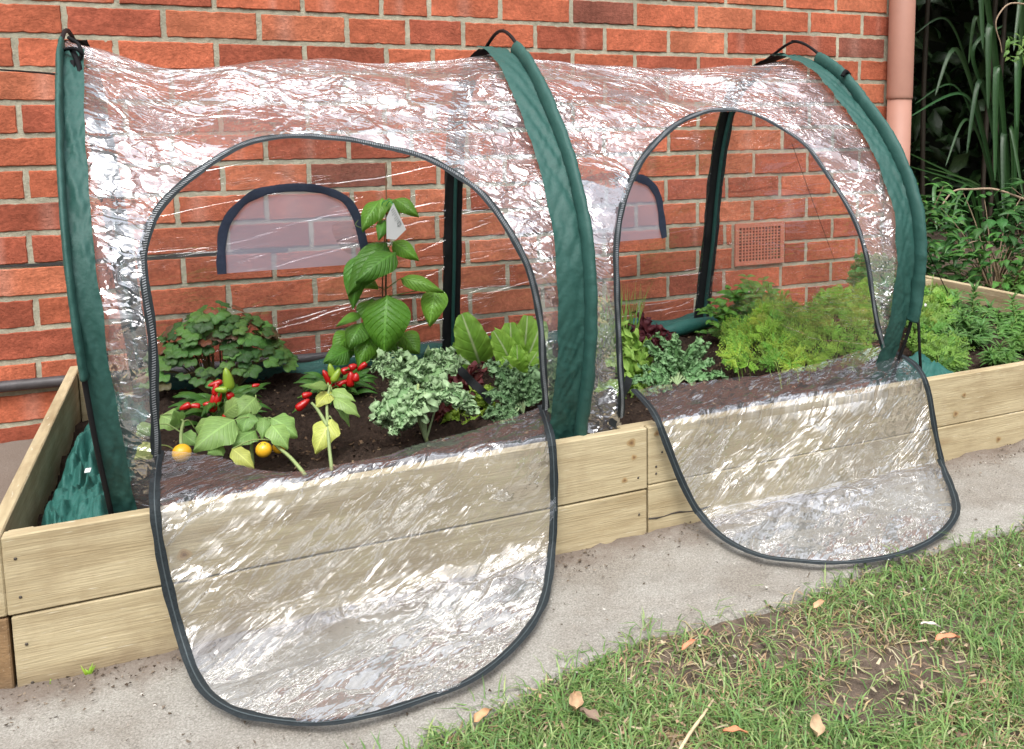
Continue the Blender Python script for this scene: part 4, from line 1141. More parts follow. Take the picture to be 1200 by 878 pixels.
leafy('kale_plant', 'pale curly kale plant on a thick stalk in the left bay', 'kale', 'curly kale plants in the tunnel', (499, 517, .34), [
    (484, 452, 437, 428, 26, .04), (470, 445, 445, 420, 22, .06), (482, 455, 438, 492, 27, -.02), (478, 462, 450, 498, 20, -.01), (488, 448, 466, 414, 22, .08), (492, 446, 516, 410, 20, .09), (492, 452, 540, 424, 30, .05), (500, 448, 530, 412, 20, .1),
    (494, 462, 550, 470, 28, -.02), (520, 456, 554, 482, 24, -.03), (490, 462, 474, 500, 28, -.05), (482, 470, 462, 508, 18, -.06), (498, 460, 490, 488, 26, -.05), (495, 440, 480, 425, 20, .06)], KC, KE, .018)
stm = MB(); stemt(stm, [pl(500, 517, .34), pl(494, 490, .345), pl(490, 468, .36), pl(490, 450, .37)], .0048, .003, (.36, .44, .17)); stm.build('stalk', M_stem, bpy.data.objects['kale_plant'])
rnd.seed(42)
leafy('kale_plant', 'bluish curly kale with splayed pale ribs beside the middle hoop', 'kale', 'curly kale plants in the tunnel', (613, 486, .40), [
    (606, 470, 572, 424, 26, .03), (608, 468, 590, 430, 22, .05), (612, 466, 628, 430, 22, .02), (616, 468, 634, 440, 18, 0), (604, 474, 572, 462, 22, -.01), (602, 480, 568, 488, 20, -.03), (606, 482, 580, 500, 16, -.04), (608, 472, 600, 446, 18, .0), (618, 472, 638, 458, 14, -.02), (604, 470, 585, 445, 22, .02)], (.13, .26, .10), (.25, .41, .20), .014)
rnd.seed(43)
leafy('kale_plant', 'small curly kale rosette with thick ribs in the right bay', 'kale', 'curly kale plants in the tunnel', (793, 452, .45), [
    (786, 438, 756, 400, 20, .04), (790, 436, 770, 392, 18, .06), (794, 434, 792, 394, 20, .05), (797, 436, 820, 398, 18, .04), (800, 440, 832, 402, 14, .06), (802, 442, 836, 424, 14, 0), (806, 446, 850, 440, 14, -.02), (784, 444, 752, 430, 18, 0), (780, 448, 742, 446, 18, -.03), (784, 450, 762, 460, 16, -.04), (790, 442, 776, 416, 16, .02)], (.13, .29, .10), (.25, .44, .20), .012)
rnd.seed(44)
LC, LE = (.24, .42, .06), (.32, .50, .09)
leafy('lettuce', 'upright cos lettuce with one tall ribbed leaf by the rear hoop leg', 'lettuce', 'lettuces in the tunnel', (560, 424, .72), [
    (562, 426, 541, 368, 44, 0), (556, 420, 536, 390, 24, .03), (552, 424, 530, 405, 18, .02), (548, 428, 530, 420, 16, -.02), (564, 424, 572, 398, 16, .02)], (.16, .34, .035), (.24, .44, .06), .006, sc=28, core=.6, stalk=False, up=.25)
leafy('lettuce', 'large bright green cos lettuce beside the zip of the left doorway', 'lettuce', 'lettuces in the tunnel', (606, 436, .66), [
    (600, 434, 578, 388, 38, 0), (604, 434, 598, 378, 40, .03), (610, 434, 618, 370, 38, .05), (612, 436, 636, 376, 36, .04), (606, 438, 588, 418, 24, -.04), (608, 440, 606, 404, 26, -.03), (614, 440, 630, 412, 24, -.02), (600, 438, 580, 425, 18, -.05)], (.19, .38, .035), (.27, .48, .06), .006, sc=28, core=.6, stalk=False, up=.25)
leafy('lettuce', 'low frilly yellow-green lettuce at the foot of the kale stalk', 'lettuce', 'lettuces in the tunnel', (545, 498, .46), [
    (540, 488, 524, 478, 18, 0), (542, 488, 530, 468, 18, .02), (545, 486, 548, 464, 18, .02), (548, 488, 566, 470, 18, .02), (546, 492, 564, 490, 16, -.02), (540, 492, 524, 494, 14, -.03), (544, 494, 540, 505, 14, -.05), (552, 480, 585, 476, 22, .02), (556, 470, 582, 455, 22, .04)], (.20, .34, .03), (.30, .44, .05), .013, sc=55, stalk=False)
rnd.seed(45)
leafy('lettuce', 'dark red loose-leaf lettuce hidden between the kale and the cos lettuce', 'lettuce', 'red lettuces in the tunnel', (540, 478, .56), [
    (538, 470, 512, 440, 22, .03), (540, 468, 528, 430, 22, .05), (544, 466, 552, 428, 22, .05), (548, 468, 570, 430, 22, .06), (550, 470, 576, 452, 20, .02), (536, 474, 508, 462, 18, 0), (522, 470, 512, 492, 18, -.12), (520, 468, 500, 478, 14, -.10)], (.16, .035, .028), (.12, .022, .028), .013, sc=50, stalk=False)
leafy('lettuce', 'dark red lettuce standing at the back of the right bay', 'lettuce', 'red lettuces in the tunnel', (770, 418, .76), [
    (762, 408, 732, 378, 22, 0), (764, 406, 745, 366, 20, .02), (762, 408, 735, 396, 18, -.02), (776, 410, 772, 382, 24, 0), (778, 410, 790, 388, 18, 0), (770, 412, 765, 392, 22, -.03), (766, 404, 755, 372, 22, .03)], (.10, .014, .018), (.075, .008, .016), .011, sc=50, stalk=False)
rnd.seed(46)
leafy('lettuce', 'bright frilly green lettuce just right of the middle hoop', 'lettuce', 'lettuces in the tunnel', (742, 470, .50), [
    (742, 450, 728, 385, 24, .10), (744, 448, 745, 388, 26, .12), (746, 450, 758, 400, 24, .1), (740, 460, 712, 420, 26, .05), (744, 458, 736, 410, 26, .04), (748, 458, 762, 424, 24, .02), (738, 466, 706, 448, 24, 0), (742, 466, 728, 438, 24, -.02), (748, 466, 760, 448, 22, -.02), (736, 470, 712, 480, 20, -.04), (746, 470, 745, 456, 20, -.05), (740, 470, 726, 466, 22, -.05)], (.23, .42, .06), (.31, .50, .09), .014, sc=55, stalk=False)
leafy('lettuce', 'pale green lettuce seen through the plastic left of the middle hoop', 'lettuce', 'lettuces in the tunnel', (660, 505, .36), [
    (656, 492, 640, 470, 26, .03), (658, 490, 650, 455, 26, .06), (660, 490, 668, 455, 24, .06), (656, 498, 642, 500, 22, 0), (662, 498, 672, 480, 20, 0), (654, 500, 648, 508, 18, -.03), (652, 470, 648, 420, 26, .14), (660, 470, 668, 410, 24, .18), (650, 460, 640, 400, 24, .22)], (.15, .27, .10), (.23, .36, .15), .014, sc=55, stalk=False)

# --- mint
rnd.seed(51)
b0 = V(1.98, .86, soil_z(2.0, .9))
mi = empty('mint_plant', b0, 'leafy mint bush with pointed bright leaves against the back hoop leg', 'mint plant')
ml, ms = MB(), MB()
for k in range(36):
    tx, ty = rnd.uniform(820, 905), rnd.uniform(342, 400)
    if k < 12: tx, ty = rnd.uniform(852, 902), rnd.uniform(322, 350)
    Y = rnd.uniform(.72, .95); tip = pl(tx, ty, Y)
    bs = b0 + V(rnd.uniform(-.06, .06), rnd.uniform(-.06, .04), 0)
    stemt(ms, [bs, bs.lerp(tip, .5) + V(rnd.uniform(-.01, .01), 0, .01), tip], .0022, .0013, (.14, .2, .06))
    for q in range(7):
        t = 1 - q * .11
        if t < .2: break
        c_ = bs.lerp(tip, t); a0 = rnd.uniform(0, 3.14) + q * 1.57
        for sgn in (0, 3.1416):
            for a in ((a0 + sgn),):
                d = V(math.cos(a), math.sin(a), rnd.uniform(.1, .5)).normalized(); L = rnd.uniform(.034, .054) * (.6 if q == 0 else 1)
                leaf(ml, c_, c_ + d * L, L * .58, (V(0, 0, 1) + (CAM - c_).normalized() * .6).normalized(), jit((.13, .33, .05), .2), bulge=.1, fold=.3, n=7, mm_=2, curl=.25, ex=.62)
ml.build('foliage', M_leafq, mi); ms.build('stem', M_stem, mi)

# --- feathery carrot tops and dill
def feathery(name, lab, cat, group, tips, base_fn, c, seed, leafl=.010, spread=.045, nst=1.0, k_leaf=16):
    rnd.seed(seed)
    ml, ms = MB(), MB(); e = None
    for (tip, bs) in tips:
        if e is None: e = empty(name, bs, lab, cat, group)
        mid = bs.lerp(tip, .55) + V(0, 0, .03)
        Q = [Vector(z) for z in catmull([tuple(bs), tuple(mid), tuple(tip)], 6)]
        ms.tube(Q, [.0012 - .0006 * i / len(Q) for i in range(len(Q))], 4, (.26, .38, .08), cap=False)
        N = len(Q); cc = jit(c, .32); cc = (cc[0] * rnd.uniform(.8, 1.25), cc[1], cc[2])
        for k in range(k_leaf):
            t = .42 + .58 * k / k_leaf
            i_ = min(int(t * (N - 1)), N - 2); p = Q[i_].lerp(Q[i_ + 1], t * (N - 1) - i_); ax_ = (Q[i_ + 1] - Q[i_]).normalized()
            for sg in (-1, 1):
                sdv = ax_.cross(V(rnd.uniform(-.4, .4), rnd.uniform(-1, -.4), rnd.uniform(.2, 1))).normalized() * sg
                ln = spread * (1.15 - t) * 1.1 + .006; d = (sdv + ax_ * .6).normalized()
                for z in range(5):
                    pp = p + d * (ln * (z + 1) / 5)
                    for s2 in (-1, 0, 1):
                        dd = (d + ax_.cross(sdv) * rnd.uniform(-.5, .5) + ax_ * (.9 * s2)).normalized() * leafl * rnd.uniform(.7, 1.3)
                        w_ = dd.cross(V(rnd.uniform(-.5, .5), -1, .8)).normalized() * leafl * .19
                        a = ml.vert(pp, cc); b_ = ml.vert(pp + dd * .5 + w_, cc); c2 = ml.vert(pp + dd, cc); d2 = ml.vert(pp + dd * .5 - w_, cc); ml.face(a, b_, c2, d2)
    ml.build('foliage', M_fine, e); ms.build('stem', M_stem, e)
rnd.seed(52)
def tipset(n, x0_, x1_, topf, y1_, Y0, Y1):
    out = []
    for k in range(n):
        x_ = rnd.uniform(x0_, x1_); y_ = topf(x_) + (y1_ - topf(x_)) * rnd.random() ** 1.3
        Y = Y1 - (Y1 - Y0) * min(1, max(0, (y_ - topf(x_)) / (y1_ - topf(x_)))) + rnd.uniform(-.05, .05)
        tip = pl(x_, y_, Y); bs = V(tip.x * .85 + .15 * pl((x0_ + x1_) / 2, y_, Y).x, tip.y + rnd.uniform(-.04, .04), 0); bs.z = soil_z(bs.x, bs.y); out.append((tip, bs))
    return out
def ctop(x): return 362 - 10 * math.sin((x - 850) / 22) + (26 if x < 885 else -6) - (18 if x > 965 else 0)
feathery('carrot_plant', 'thick feathery bright green carrot tops filling the right bay', 'carrot plants', None, tipset(150, 850, 1024, ctop, 432, .36, .72), None, (.22, .38, .045), 53, leafl=.0068, spread=.046, k_leaf=13)
feathery('carrot_plant', 'tallest feathery sprigs standing above the carrot tops near the right zip', 'carrot plants', None, tipset(12, 905, 1015, lambda x: 336, 368, .55, .72), None, (.22, .38, .05), 59, leafl=.0075, spread=.032, k_leaf=9)
feathery('dill_plant', 'dim feathery greenery behind the end plastic of the right bay', 'dill plant', None, tipset(46, 1000, 1050, lambda x: 300, 400, .75, 1.0), None, (.09, .21, .05), 54)
feathery('fennel_plant', 'thin feathery yellow-green plant right outside the right hoop', 'fennel plant', None, tipset(46, 1070, 1112, lambda x: 338, 430, .2, .7), None, (.16, .31, .05), 55, leafl=.013)
feathery('parsley_plant', 'low small-leaved herb on the soil just behind the front board right', 'herb', None, tipset(16, 1096, 1128, lambda x: 408, 440, .14, .3), None, (.12, .25, .04), 56, leafl=.012, k_leaf=9)
# grassy chives behind middle hoop
rnd.seed(57)
ml = MB(); b0 = pl(712, 420, .80)
ch = empty('chive_clump', V(b0.x, b0.y, soil_z(b0.x, b0.y)), 'clump of thin upright grassy leaves behind the middle hoop', 'chives')
for k in range(120):
    bx_ = V(b0.x + rnd.gauss(0, .035), b0.y + rnd.gauss(0, .03), 0); bx_.z = soil_z(bx_.x, bx_.y)
    tp = bx_ + V(rnd.gauss(0, .05), rnd.gauss(0, .03), rnd.uniform(.12, .24))
    leaf(ml, bx_, tp, .004, V(0, -1, .3), jit((.20, .38, .07), .2), n=4, mm_=1, bulge=.1)
ml.build('foliage', M_fine, ch)

# --- tarragon-like herbs to the right of the tunnel
def herb(name, px, py, Y, tips, c, lab, L0, seed, group=None, wk=.22):
    rnd.seed(seed); b0 = pl(px, py, Y); b0.z = soil_z(b0.x, b0.y)
    e = empty(name, b0, lab, 'herb', group); ml, ms = MB(), MB()
    for (tx, ty, dy) in tips:
        tip = pl(tx, ty, Y + dy); bs = b0 + V(rnd.uniform(-.03, .03), rnd.uniform(-.03, .03), 0)
        stemt(ms, [bs, bs.lerp(tip, .5) + V(0, 0, .01), tip], .0024, .0014, (.16, .24, .06))
        n_ = 13
        for q in range(n_):
            t = .22 + .78 * q / (n_ - 1); c_ = bs.lerp(tip, t)
            for s_ in range(4):
                a = s_ * 1.57 + q * .8 + rnd.uniform(-.3, .3); d = V(math.cos(a), math.sin(a), rnd.uniform(.15, .7) + (1.2 if q == n_ - 1 else 0)).normalized(); L = L0 * rnd.uniform(.7, 1.15) * (1.15 - .35 * t)
                leaf(ml, c_, c_ + d * L, L * wk, (V(0, 0, 1) + (CAM - c_).normalized() * .4).normalized(), jit(c, .22), bulge=.12, fold=.3, n=5, mm_=2, curl=.25)
    ml.build('foliage', M_leaf, e); ms.build('stem', M_stem, e)
herb('herb_plant', 1136, 432, .42, [(1142, 342, .08), (1120, 352, .16), (1160, 362, .1), (1128, 372, 0), (1150, 385, -.04), (1118, 395, -.05), (1136, 398, -.06), (1100, 362, .2)], (.11, .25, .06), 'tallest narrow-leaved herb right of the tunnel, in front of the end board', .058, 61, 'narrow-leaved herbs in the open end of the bed')
herb('herb_plant', 1178, 425, .50, [(1186, 352, .1), (1168, 368, .1), (1196, 372, .05), (1176, 392, 0), (1158, 402, -.04), (1190, 402, -.04), (1205, 385, 0), (1172, 410, -.06)], (.115, .27, .055), 'bushy narrow-leaved herb at the right edge of the bed', .05, 62, 'narrow-leaved herbs in the open end of the bed')
herb('herb_plant', 1196, 390, .85, [(1190, 312, .05), (1202, 325, 0), (1180, 330, .05), (1198, 345, 0), (1215, 318, 0)], (.13, .29, .05), 'light green herb rising above the end board at the right edge', .045, 63, 'narrow-leaved herbs in the open end of the bed', .3)
herb('herb_plant', 1108, 425, .62, [(1112, 372, .05), (1098, 380, .05), (1124, 385, 0), (1104, 395, -.05), (1128, 402, -.08), (1116, 410, -.1)], (.10, .23, .05), 'low dark narrow-leaved herb between the fennel and the tallest herb', .045, 65, 'narrow-leaved herbs in the open end of the bed')
herb('herb_plant', 1165, 400, .85, [(1150, 352, 0), (1168, 345, 0), (1138, 366, -.05), (1180, 356, 0), (1160, 372, -.1)], (.10, .24, .05), 'narrow-leaved herb close to the end board behind the tallest one', .045, 66, 'narrow-leaved herbs in the open end of the bed')
herb('herb_plant', 1172, 436, .20, [(1172, 408, .02), (1160, 414, 0), (1186, 410, .02), (1180, 420, -.02), (1164, 424, -.02)], (.11, .25, .05), 'small low herb just behind the front board near the right edge', .040, 67, 'narrow-leaved herbs in the open end of the bed')
herb('herb_plant', 1205, 430, .26, [(1200, 385, .05), (1192, 398, .02), (1212, 392, 0), (1198, 410, 0), (1208, 405, 0)], (.13, .28, .05), 'herb half out of the picture at the right edge of the front board', .045, 68, 'narrow-leaved herbs in the open end of the bed')
herb('lavender_sprig', 1084, 392, .62, [(1094, 322, .05), (1088, 340, .02)], (.20, .28, .20), 'thin silvery sprig beside the right hoop', .014, 64, None, .16)
m_ = MB(); m_.blob(pl(1083, 358, .55), .010, (1, 1, 1), 9, 6, stretch=.7); tag(m_.build('pebble', M_stone), 'small white pebble-like bloom right of the right hoop', 'pebble')
m_ = MB(); q = V(2.06, .10, .215); m_.blob(q + V(.02, .07, 0), .05, (1, 1, 1), 14, 9, stretch=.55)
for i_, v_ in enumerate(m_.v): m_.v[i_] = tuple(Vector(v_) + noise.noise_vector(Vector(v_) * 30) * .006)
M_rock = mat('grey_stone', (.17, .16, .15), .9, var=.3, bump=.8)
tag(m_.build('stone', M_rock), 'grey stone lying on the soil just right of the right hoop', 'stone')

# ------------------------------------------------------------------ garden beyond the corner
def bush(name, lab, cat, b0, cr, hh, n_, L0, c, seed, wk=.5, group=None, ny=1.0):
    rnd.seed(seed); b0 = Vector(b0); b0.z = ground_z(b0.x, b0.y); e = empty(name, b0, lab, cat, group); ml, ms = MB(), MB()
    for k in range(n_):
        th = rnd.uniform(0, 6.283); ph = rnd.uniform(-.1, 1); r_ = cr * (.45 + .55 * rnd.random() ** .5)
        q = b0 + V(math.cos(th) * r_, math.sin(th) * r_ * ny, hh * (.12 + .85 * ph) * (1 - .25 * (r_ / cr) ** 2) + .03 * noise.noise(V(th * 2, ph * 3, seed)))
        if q.z < .02: continue
        if k % 14 == 0: stemt(ms, [b0, b0.lerp(q, .5) + V(0, 0, .05), q], .004, .0018, (.13, .09, .05))
        out = V(math.cos(th), math.sin(th), rnd.uniform(-.5, .3)).normalized(); L = L0 * rnd.uniform(.6, 1.2)
        leaf(ml, q, q + out * L, L * wk, (V(0, 0, 1) + out * .7 + V(rnd.uniform(-.4, .4), rnd.uniform(-.4, .4), 0)).normalized(), jit(c, .35), bulge=.1, fold=.25, n=5, mm_=2, curl=.15)
    ml.build('foliage', M_leaf, e); ms.build('stem', M_stem, e)
    return e
bush('shrub', 'leafy green shrub at the corner of the wall right of the hoop', 'shrub', (3.02, 1.32, 0), .20, .60, 260, .055, (.075, .20, .035), 71, group='shrubs beyond the bed end')
bush('shrub', 'low broad-leaved shrub behind the end board of the bed', 'shrub', (3.40, 1.20, 0), .34, .50, 420, .085, (.05, .155, .035), 72, group='shrubs beyond the bed end')
bush('shrub', 'dark shrub among twigs at the right edge behind the bed', 'shrub', (3.95, 1.15, 0), .38, .60, 380, .085, (.045, .13, .03), 73, group='shrubs beyond the bed end')
bush('shrub', 'fresh green low shrub touching the end board', 'shrub', (3.16, .92, 0), .16, .40, 150, .06, (.08, .22, .04), 74, group='shrubs beyond the bed end')
# strap-leaved plants
def strappy(name, lab, b0, specs, c, seed, group):
    rnd.seed(seed); b0 = Vector(b0); b0.z = .1; e = empty(name, b0, lab, 'strap-leaved plant', group); ml = MB()
    for (top, tip, w_) in specs:
        top, tip = Vector(top), Vector(tip)
        Q = [Vector(z) for z in catmull([tuple(b0), tuple(b0.lerp(top, .6) + V(0, 0, .12)), tuple(top), tuple(tip)], 8)]
        N = len(Q); rows = []; cc = jit(c, .3)
        for i in range(N):
            t = i / (N - 1); tg_ = (Q[min(i + 1, N - 1)] - Q[max(0, i - 1)]).normalized(); sd = tg_.cross(CAM - Q[i] + V(rnd.uniform(-.2, .2), 0, .4)).normalized()
            ww = w_ * .62 * (.35 + .65 * math.sin(math.pi * min(1, t * 1.02) ** 1.6)) * (1 if t < .97 else .2) / 2; nn = sd.cross(tg_)
            rows.append([(Q[i] - sd * ww + nn * ww * .4, cc, (t, -1)), (Q[i], cc, (t, 0)), (Q[i] + sd * ww + nn * ww * .4, cc, (t, 1))])
        ml.grid(rows)
    ml.build('foliage', M_strap, e)
M_strap = leaf_mat('strap_leaf', veins=.3, nv=0, rough=.4, trans=.2)
def P3(x_, y_, Y): return ay(x_, y_, Y)
GR = 'strap-leaved plants in the shade beyond the wall'
strappy('strap_plant', 'tall dark plant with long hanging strap leaves beyond the downpipe', (4.3, 1.9, .1), [
    (P3(1150, -40, 1.75), P3(1152, 58, 1.7), .050), (P3(1160, 30, 1.75), P3(1158, 128, 1.7), .052), (P3(1168, 80, 1.75), P3(1166, 212, 1.7), .050), (P3(1192, 70, 1.75), P3(1192, 150, 1.7), .045),
    (P3(1120, 58, 1.8), P3(1096, 112, 1.75), .035), (P3(1148, 95, 1.8), P3(1133, 180, 1.75), .040), (P3(1112, 25, 1.9), P3(1072, 40, 1.9), .018), (P3(1128, 110, 1.8), P3(1064, 138, 1.7), .022), (P3(1140, 60, 1.8), P3(1175, 30, 1.8), .03),
    (P3(1118, 100, 1.8), P3(1072, 122, 1.75), .014), (P3(1176, 160, 1.8), P3(1176, 262, 1.7), .045), (P3(1132, 140, 1.8), P3(1108, 195, 1.7), .022), (P3(1185, 150, 1.8), P3(1199, 230, 1.7), .03), (P3(1145, 20, 1.8), P3(1135, 75, 1.8), .03),
    (P3(1198, -10, 1.8), P3(1188, 60, 1.7), .04)], (.035, .095, .03), 81, GR)
strappy('strap_plant', 'lower arching strap-leaved plant under the bare twig', (3.9, 1.7, .1), [
    (P3(1140, 216, 1.6), P3(1062, 178, 1.5), .018), (P3(1138, 218, 1.6), P3(1066, 195, 1.5), .016), (P3(1142, 214, 1.6), P3(1084, 196, 1.5), .014), (P3(1130, 218, 1.6), P3(1102, 262, 1.5), .020), (P3(1128, 222, 1.6), P3(1110, 280, 1.5), .022),
    (P3(1096, 218, 1.6), P3(1098, 270, 1.5), .030), (P3(1080, 232, 1.6), P3(1072, 268, 1.5), .018), (P3(1128, 250, 1.6), P3(1142, 300, 1.5), .024), (P3(1140, 222, 1.6), P3(1124, 258, 1.5), .018), (P3(1110, 240, 1.6), P3(1112, 285, 1.5), .026), (P3(1080, 245, 1.55), P3(1066, 285, 1.5), .02)], (.05, .135, .035), 82, GR)
# bamboo stems in the dark behind
rnd.seed(83)
ORD = ['nearest the downpipe', 'second from the downpipe', 'third from the downpipe', 'in the middle of the dark gap', 'just left of the hanging strap leaves', 'behind the hanging strap leaves', 'nearest the right edge']
for k in range(7):
    x_ = 3.32 + k * .27 + rnd.uniform(-.06, .06); y_ = 2.35 + rnd.uniform(-.15, .35)
    m_ = MB(); P = [V(x_ + .03 * math.sin(q * .4 + k), y_, ground_z(x_, 1.3) + q * .22) for q in range(15)]
    m_.tube(P, [.013 + (.002 if q % 2 else 0) for q in range(15)], 7, (1, 1, 1))
    tag(m_.build('bamboo_stem', M_bam if 'M_bam' in globals() else globals().setdefault('M_bam', mat('bamboo', (.04, .032, .022), .6, var=.3))),
        'thin dark bamboo stem in the shade, ' + ORD[k], 'bamboo', 'dark bamboo stems beyond the wall')
# dark foliage added behind, beside and above to shut out the sky
rnd.seed(84)
ml = MB()
for k in range(6500):
    r_ = rnd.random()
    if r_ < .5: q = V(rnd.uniform(2.8, 8.5), rnd.uniform(2.75, 3.3), rnd.uniform(0, 3.4))
    elif r_ < .8: q = V(rnd.uniform(2.95, 7.0), rnd.uniform(1.35, 3.2), rnd.uniform(1.75, 2.7))  # unseen canopy, put in to shade the garden below
    else: q = V(rnd.uniform(5.0, 6.5), rnd.uniform(.2, 3.0), rnd.uniform(0, 3.0))
    d = V(rnd.uniform(-1, 1), rnd.uniform(-1, 1), rnd.uniform(-1, .2)).normalized(); L = rnd.uniform(.12, .24)
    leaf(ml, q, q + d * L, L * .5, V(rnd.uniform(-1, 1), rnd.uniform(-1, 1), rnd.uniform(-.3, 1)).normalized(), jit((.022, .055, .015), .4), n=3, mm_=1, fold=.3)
hd = empty('shade_foliage', (4, 3, 0), 'dense dark foliage added to block the sky and darken the garden beyond the wall', 'shade_foliage')
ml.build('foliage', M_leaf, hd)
m_ = MB(); m_.box((2.9, 3.3, -.1), (9, 3.5, 3.6)); m_.box((6.5, 0, -.1), (6.7, 3.3, 3.3)); m_.build('dark_backing', mat('dark_slab', (.012, .016, .008), .9, var=.5, bump=1), hd, smooth=False)  # near-black slabs added behind the leaves to keep the background dark
# bare twigs
M_twig = mat('twig', (.30, .22, .15), .8, var=.3, vs=60, bump=.5)
def twig(P, r, lab, grp=None):
    m_ = MB(); Q = [Vector(z) for z in catmull([tuple(q) for q in P], 6)]; m_.tube(Q, [r * (1 - .5 * i / len(Q)) for i in range(len(Q))], 6); tag(m_.build('twig', M_twig), lab, 'twig', grp)
twig([P3(1230, 245, 1.5), P3(1190, 230, 1.5), P3(1165, 222, 1.5), P3(1140, 222, 1.5), P3(1118, 224, 1.5), P3(1104, 240, 1.5)], .0075, 'bare brown twig arching left over the lower strap leaves')
twig([P3(1215, 296, 1.35), P3(1195, 300, 1.35), P3(1175, 304, 1.35), P3(1155, 303, 1.35)], .008, 'thick bare tan branch just above the end board shrubs')
twig([P3(1220, 240, 1.4), P3(1205, 255, 1.4), P3(1180, 272, 1.4), P3(1160, 283, 1.4), P3(1138, 284, 1.4), P3(1127, 298, 1.4)], .004, 'thin pale twig curving down to the broad-leaved shrub')
twig([P3(1196, 232, 1.45), P3(1188, 250, 1.45), P3(1192, 268, 1.45), P3(1198, 290, 1.45), P3(1196, 305, 1.45)], .003, 'thin looping twig at the right edge below the arching one')
twig([P3(1215, 8, 1.5), P3(1185, 4, 1.5), P3(1170, 18, 1.5), P3(1167, 32, 1.5), P3(1172, 50, 1.5), P3(1174, 62, 1.5)], .0045, 'pale curved twig hanging at the top right corner')
bush('vine', 'light green leaf cluster on the hanging twig at the top right', 'vine', (P3(1196, 55, 1.5).x, P3(1196, 55, 1.5).y, 0), .01, .02, 1, .02, (.1, .2, .03), 88)
vv = bpy.data.objects['vine']; ml = MB(); rnd.seed(89)
for k in range(34):
    q = P3(rnd.uniform(1180, 1212), rnd.uniform(38, 72), 1.5 + rnd.uniform(-.05, .05)); d = V(rnd.uniform(-1, 1), rnd.uniform(-.6, .2), rnd.uniform(-1, .3)).normalized()
    leaf(ml, q, q + d * rnd.uniform(.03, .07), .022, V(0, -.6, .8), jit((.13, .25, .05), .3), n=4, mm_=2)
ml.build('foliage', M_leaf, vv)

# ------------------------------------------------------------------ lawn
rnd.seed(91)
def gpoint():
    while True:
        if rnd.random() < .8:
            q = az(rnd.uniform(-60, 1330), rnd.uniform(590, 1010), .02)
        else: q = V(rnd.uniform(-1.0, 4.0), rnd.uniform(-1.5, -.25), .02)
        if q.y < lawn_edge(q.x) + rnd.gauss(.0, .018) and q.y > -1.5 and q.x < 4.0: return q
mb = MB()
BC = az(1045, 800, .04)
GC = [(.10, .19, .045), (.14, .25, .065), (.19, .30, .09), (.26, .34, .13), (.13, .24, .075)]
DC = [(.42, .33, .18), (.33, .24, .13), (.50, .43, .27)]
for k in range(38000):
    q = gpoint()
    patch = noise.noise(V(q.x * 3.2, q.y * 3.2, 5)) + .5 * noise.noise(V(q.x * 9, q.y * 9, 2))
    bare = q.x > 1.45 and q.y > -.48
    if patch < -.24 and not bare and rnd.random() < .65: continue
    if (q.x - BC.x) ** 2 / .022 + (q.y - BC.y) ** 2 / .006 < 1 + .8 * noise.noise(V(q.x * 12, q.y * 12, 1)) and rnd.random() < .85: continue
    q.z = ground_z(q.x, q.y) - .006
    dry = rnd.random() < (.30 if patch > -.02 else .55)
    L = rnd.uniform(.02, .066) * (.8 if dry else 1); a = rnd.uniform(0, 6.283)
    lean = rnd.uniform(.3, 1.5); d = V(math.cos(a) * lean, math.sin(a) * lean, 1 if not dry else rnd.uniform(.1, .6)).normalized()
    w_ = rnd.uniform(.0014, .0032); sd = d.cross(V(0, 0, 1)).normalized() * w_ / 2
    c = jit(rnd.choice(DC), .2) if dry else jit(rnd.choice(GC), .2)
    p1_ = q + d * L * .55; p2_ = p1_ + (d + V(math.cos(a) * .8, math.sin(a) * .8, -.75)).normalized() * L * .5
    if p2_.z < q.z + .006: p2_.z = q.z + .006
    v0 = [mb.vert(q - sd * .8, c), mb.vert(q + sd * .8, c), mb.vert(p1_ + sd, c), mb.vert(p1_ - sd, c), mb.vert(p2_, tuple(x * 1.15 for x in c))]
    mb.face(v0[0], v0[1], v0[2], v0[3]); mb.face(v0[3], v0[2], v0[4])
tag(mb.build('grass', M_grass), 'patchy green and straw-coloured lawn grass', 'grass', kind='stuff')
# litter: mown straw and crumbs
mb = MB()
for k in range(1300):
    q = gpoint(); q.z = ground_z(q.x, q.y) + rnd.uniform(.004, .014); a = rnd.uniform(0, 6.283); L = rnd.uniform(.006, .024); d = V(math.cos(a), math.sin(a), rnd.uniform(-.1, .2)) * L; sd = V(-math.sin(a), math.cos(a), 0) * rnd.uniform(.0008, .003)
    c = jit(rnd.choice([(.26, .19, .12), (.38, .31, .20), (.16, .11, .07), (.28, .18, .11)]), .2)
    mb.face(*[mb.vert(p, c) for p in (q - sd, q + sd, q + d + sd * .6, q + d - sd * .6)])
tag(mb.build('lawn_litter', M_dry), 'scattered bits of straw and crumbled leaf on the lawn', 'litter', kind='stuff')
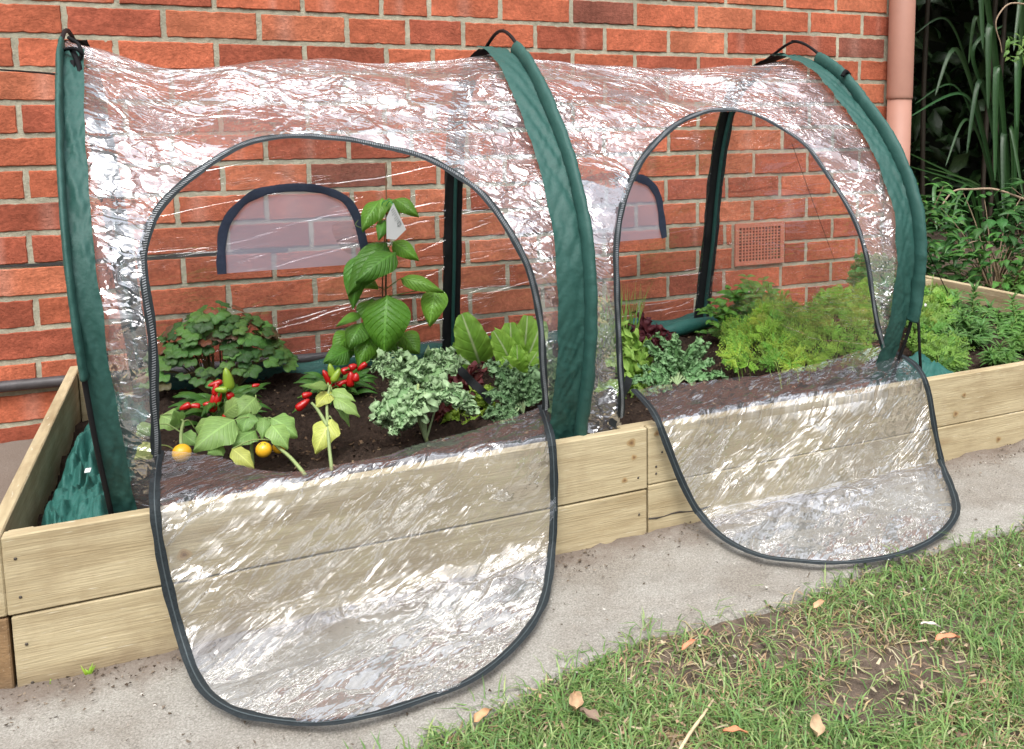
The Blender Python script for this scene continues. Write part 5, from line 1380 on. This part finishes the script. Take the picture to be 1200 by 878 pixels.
# single dry leaves
def dry_leaf(px_, py_, L, w_, ang, c, lab, grp='dry leaves lying on the lawn and path'):
    q = az(px_, py_, .035); q.z = ground_z(q.x, q.y) + .024; m_ = MB(); L *= .8; w_ *= .8; d = V(math.cos(R(ang)), math.sin(R(ang)), .12).normalized()
    leaf(m_, q - d * L / 2, q + d * L / 2, w_, V(.15, -.2, 1).normalized(), c, bulge=.12, fold=-.5, n=10, mm_=4, frill=.25, ff=11)
    tag(m_.build('dry_leaf', M_dry), lab, 'dry leaf', grp)
rnd.seed(92)
dry_leaf(1110, 770, .050, .017, -28, (.55, .22, .12), 'orange brown dry leaf lying beside the bare patch in the lawn')
dry_leaf(1090, 754, .040, .012, -55, (.62, .56, .50), 'whitish curled dry leaf just left of the orange leaf on the lawn')
dry_leaf(808, 769, .045, .012, 15, (.50, .20, .11), 'reddish dry leaf at the edge between path and lawn')
dry_leaf(674, 832, .048, .030, 70, (.40, .26, .15), 'broad crumpled tan leaf in the grass at the bottom centre')
dry_leaf(566, 846, .040, .020, 20, (.42, .25, .13), 'brown dry leaf at the bottom of the lawn nearest the left flap')
dry_leaf(862, 873, .045, .015, -40, (.46, .20, .10), 'red-brown dry leaf at the bottom edge right of the long straw')
dry_leaf(690, 850, .042, .024, 120, (.20, .14, .10), 'dark crumpled leaf beside the broad tan leaf')
dry_leaf(960, 726, .038, .016, 10, (.44, .28, .16), 'small tan leaf in the grass below the right flap')
dry_leaf(955, 868, .050, .028, 60, (.42, .30, .18), 'pale brown crumpled leaf at the bottom edge of the lawn')
m_ = MB(); P = [az(790, 890, .04), az(808, 860, .045), az(824, 838, .045), az(836, 820, .05)]; m_.tube(P, [.0022, .0026, .0024, .0016], 7, (.55, .43, .27)); tag(m_.build('straw_stalk', M_dry), 'long pale dry stalk lying diagonally on the lawn at the bottom', 'stalk')
# small weeds
def tuft(px_, py_, Z, n_, L, lab, c=(.16, .30, .06)):
    q = az(px_, py_, Z); q.z = ground_z(q.x, q.y) + .004; m_ = MB()
    for k in range(n_):
        a = rnd.uniform(0, 6.283); l_ = L * rnd.uniform(.5, 1.1); d = V(math.cos(a) * rnd.uniform(.2, 1), math.sin(a) * rnd.uniform(.2, 1), 1).normalized()
        leaf(m_, q, q + d * l_, .0045, V(0, -1, .2), jit(c, .25), n=4, mm_=1, bulge=.1, curl=.3)
    tag(m_.build('grass_tuft', M_grass), lab, 'grass tuft')
tuft(12, 512, .06, 24, .11, 'grass tuft growing at the foot of the wall left of the bed')
tuft(104, 797, .0, 12, .022, 'tiny green weed at the foot of the front board near the corner', (.25, .42, .04))
tuft(60, 808, .0, 6, .012, 'tiniest weed right beside the left corner of the bed', (.25, .42, .04))
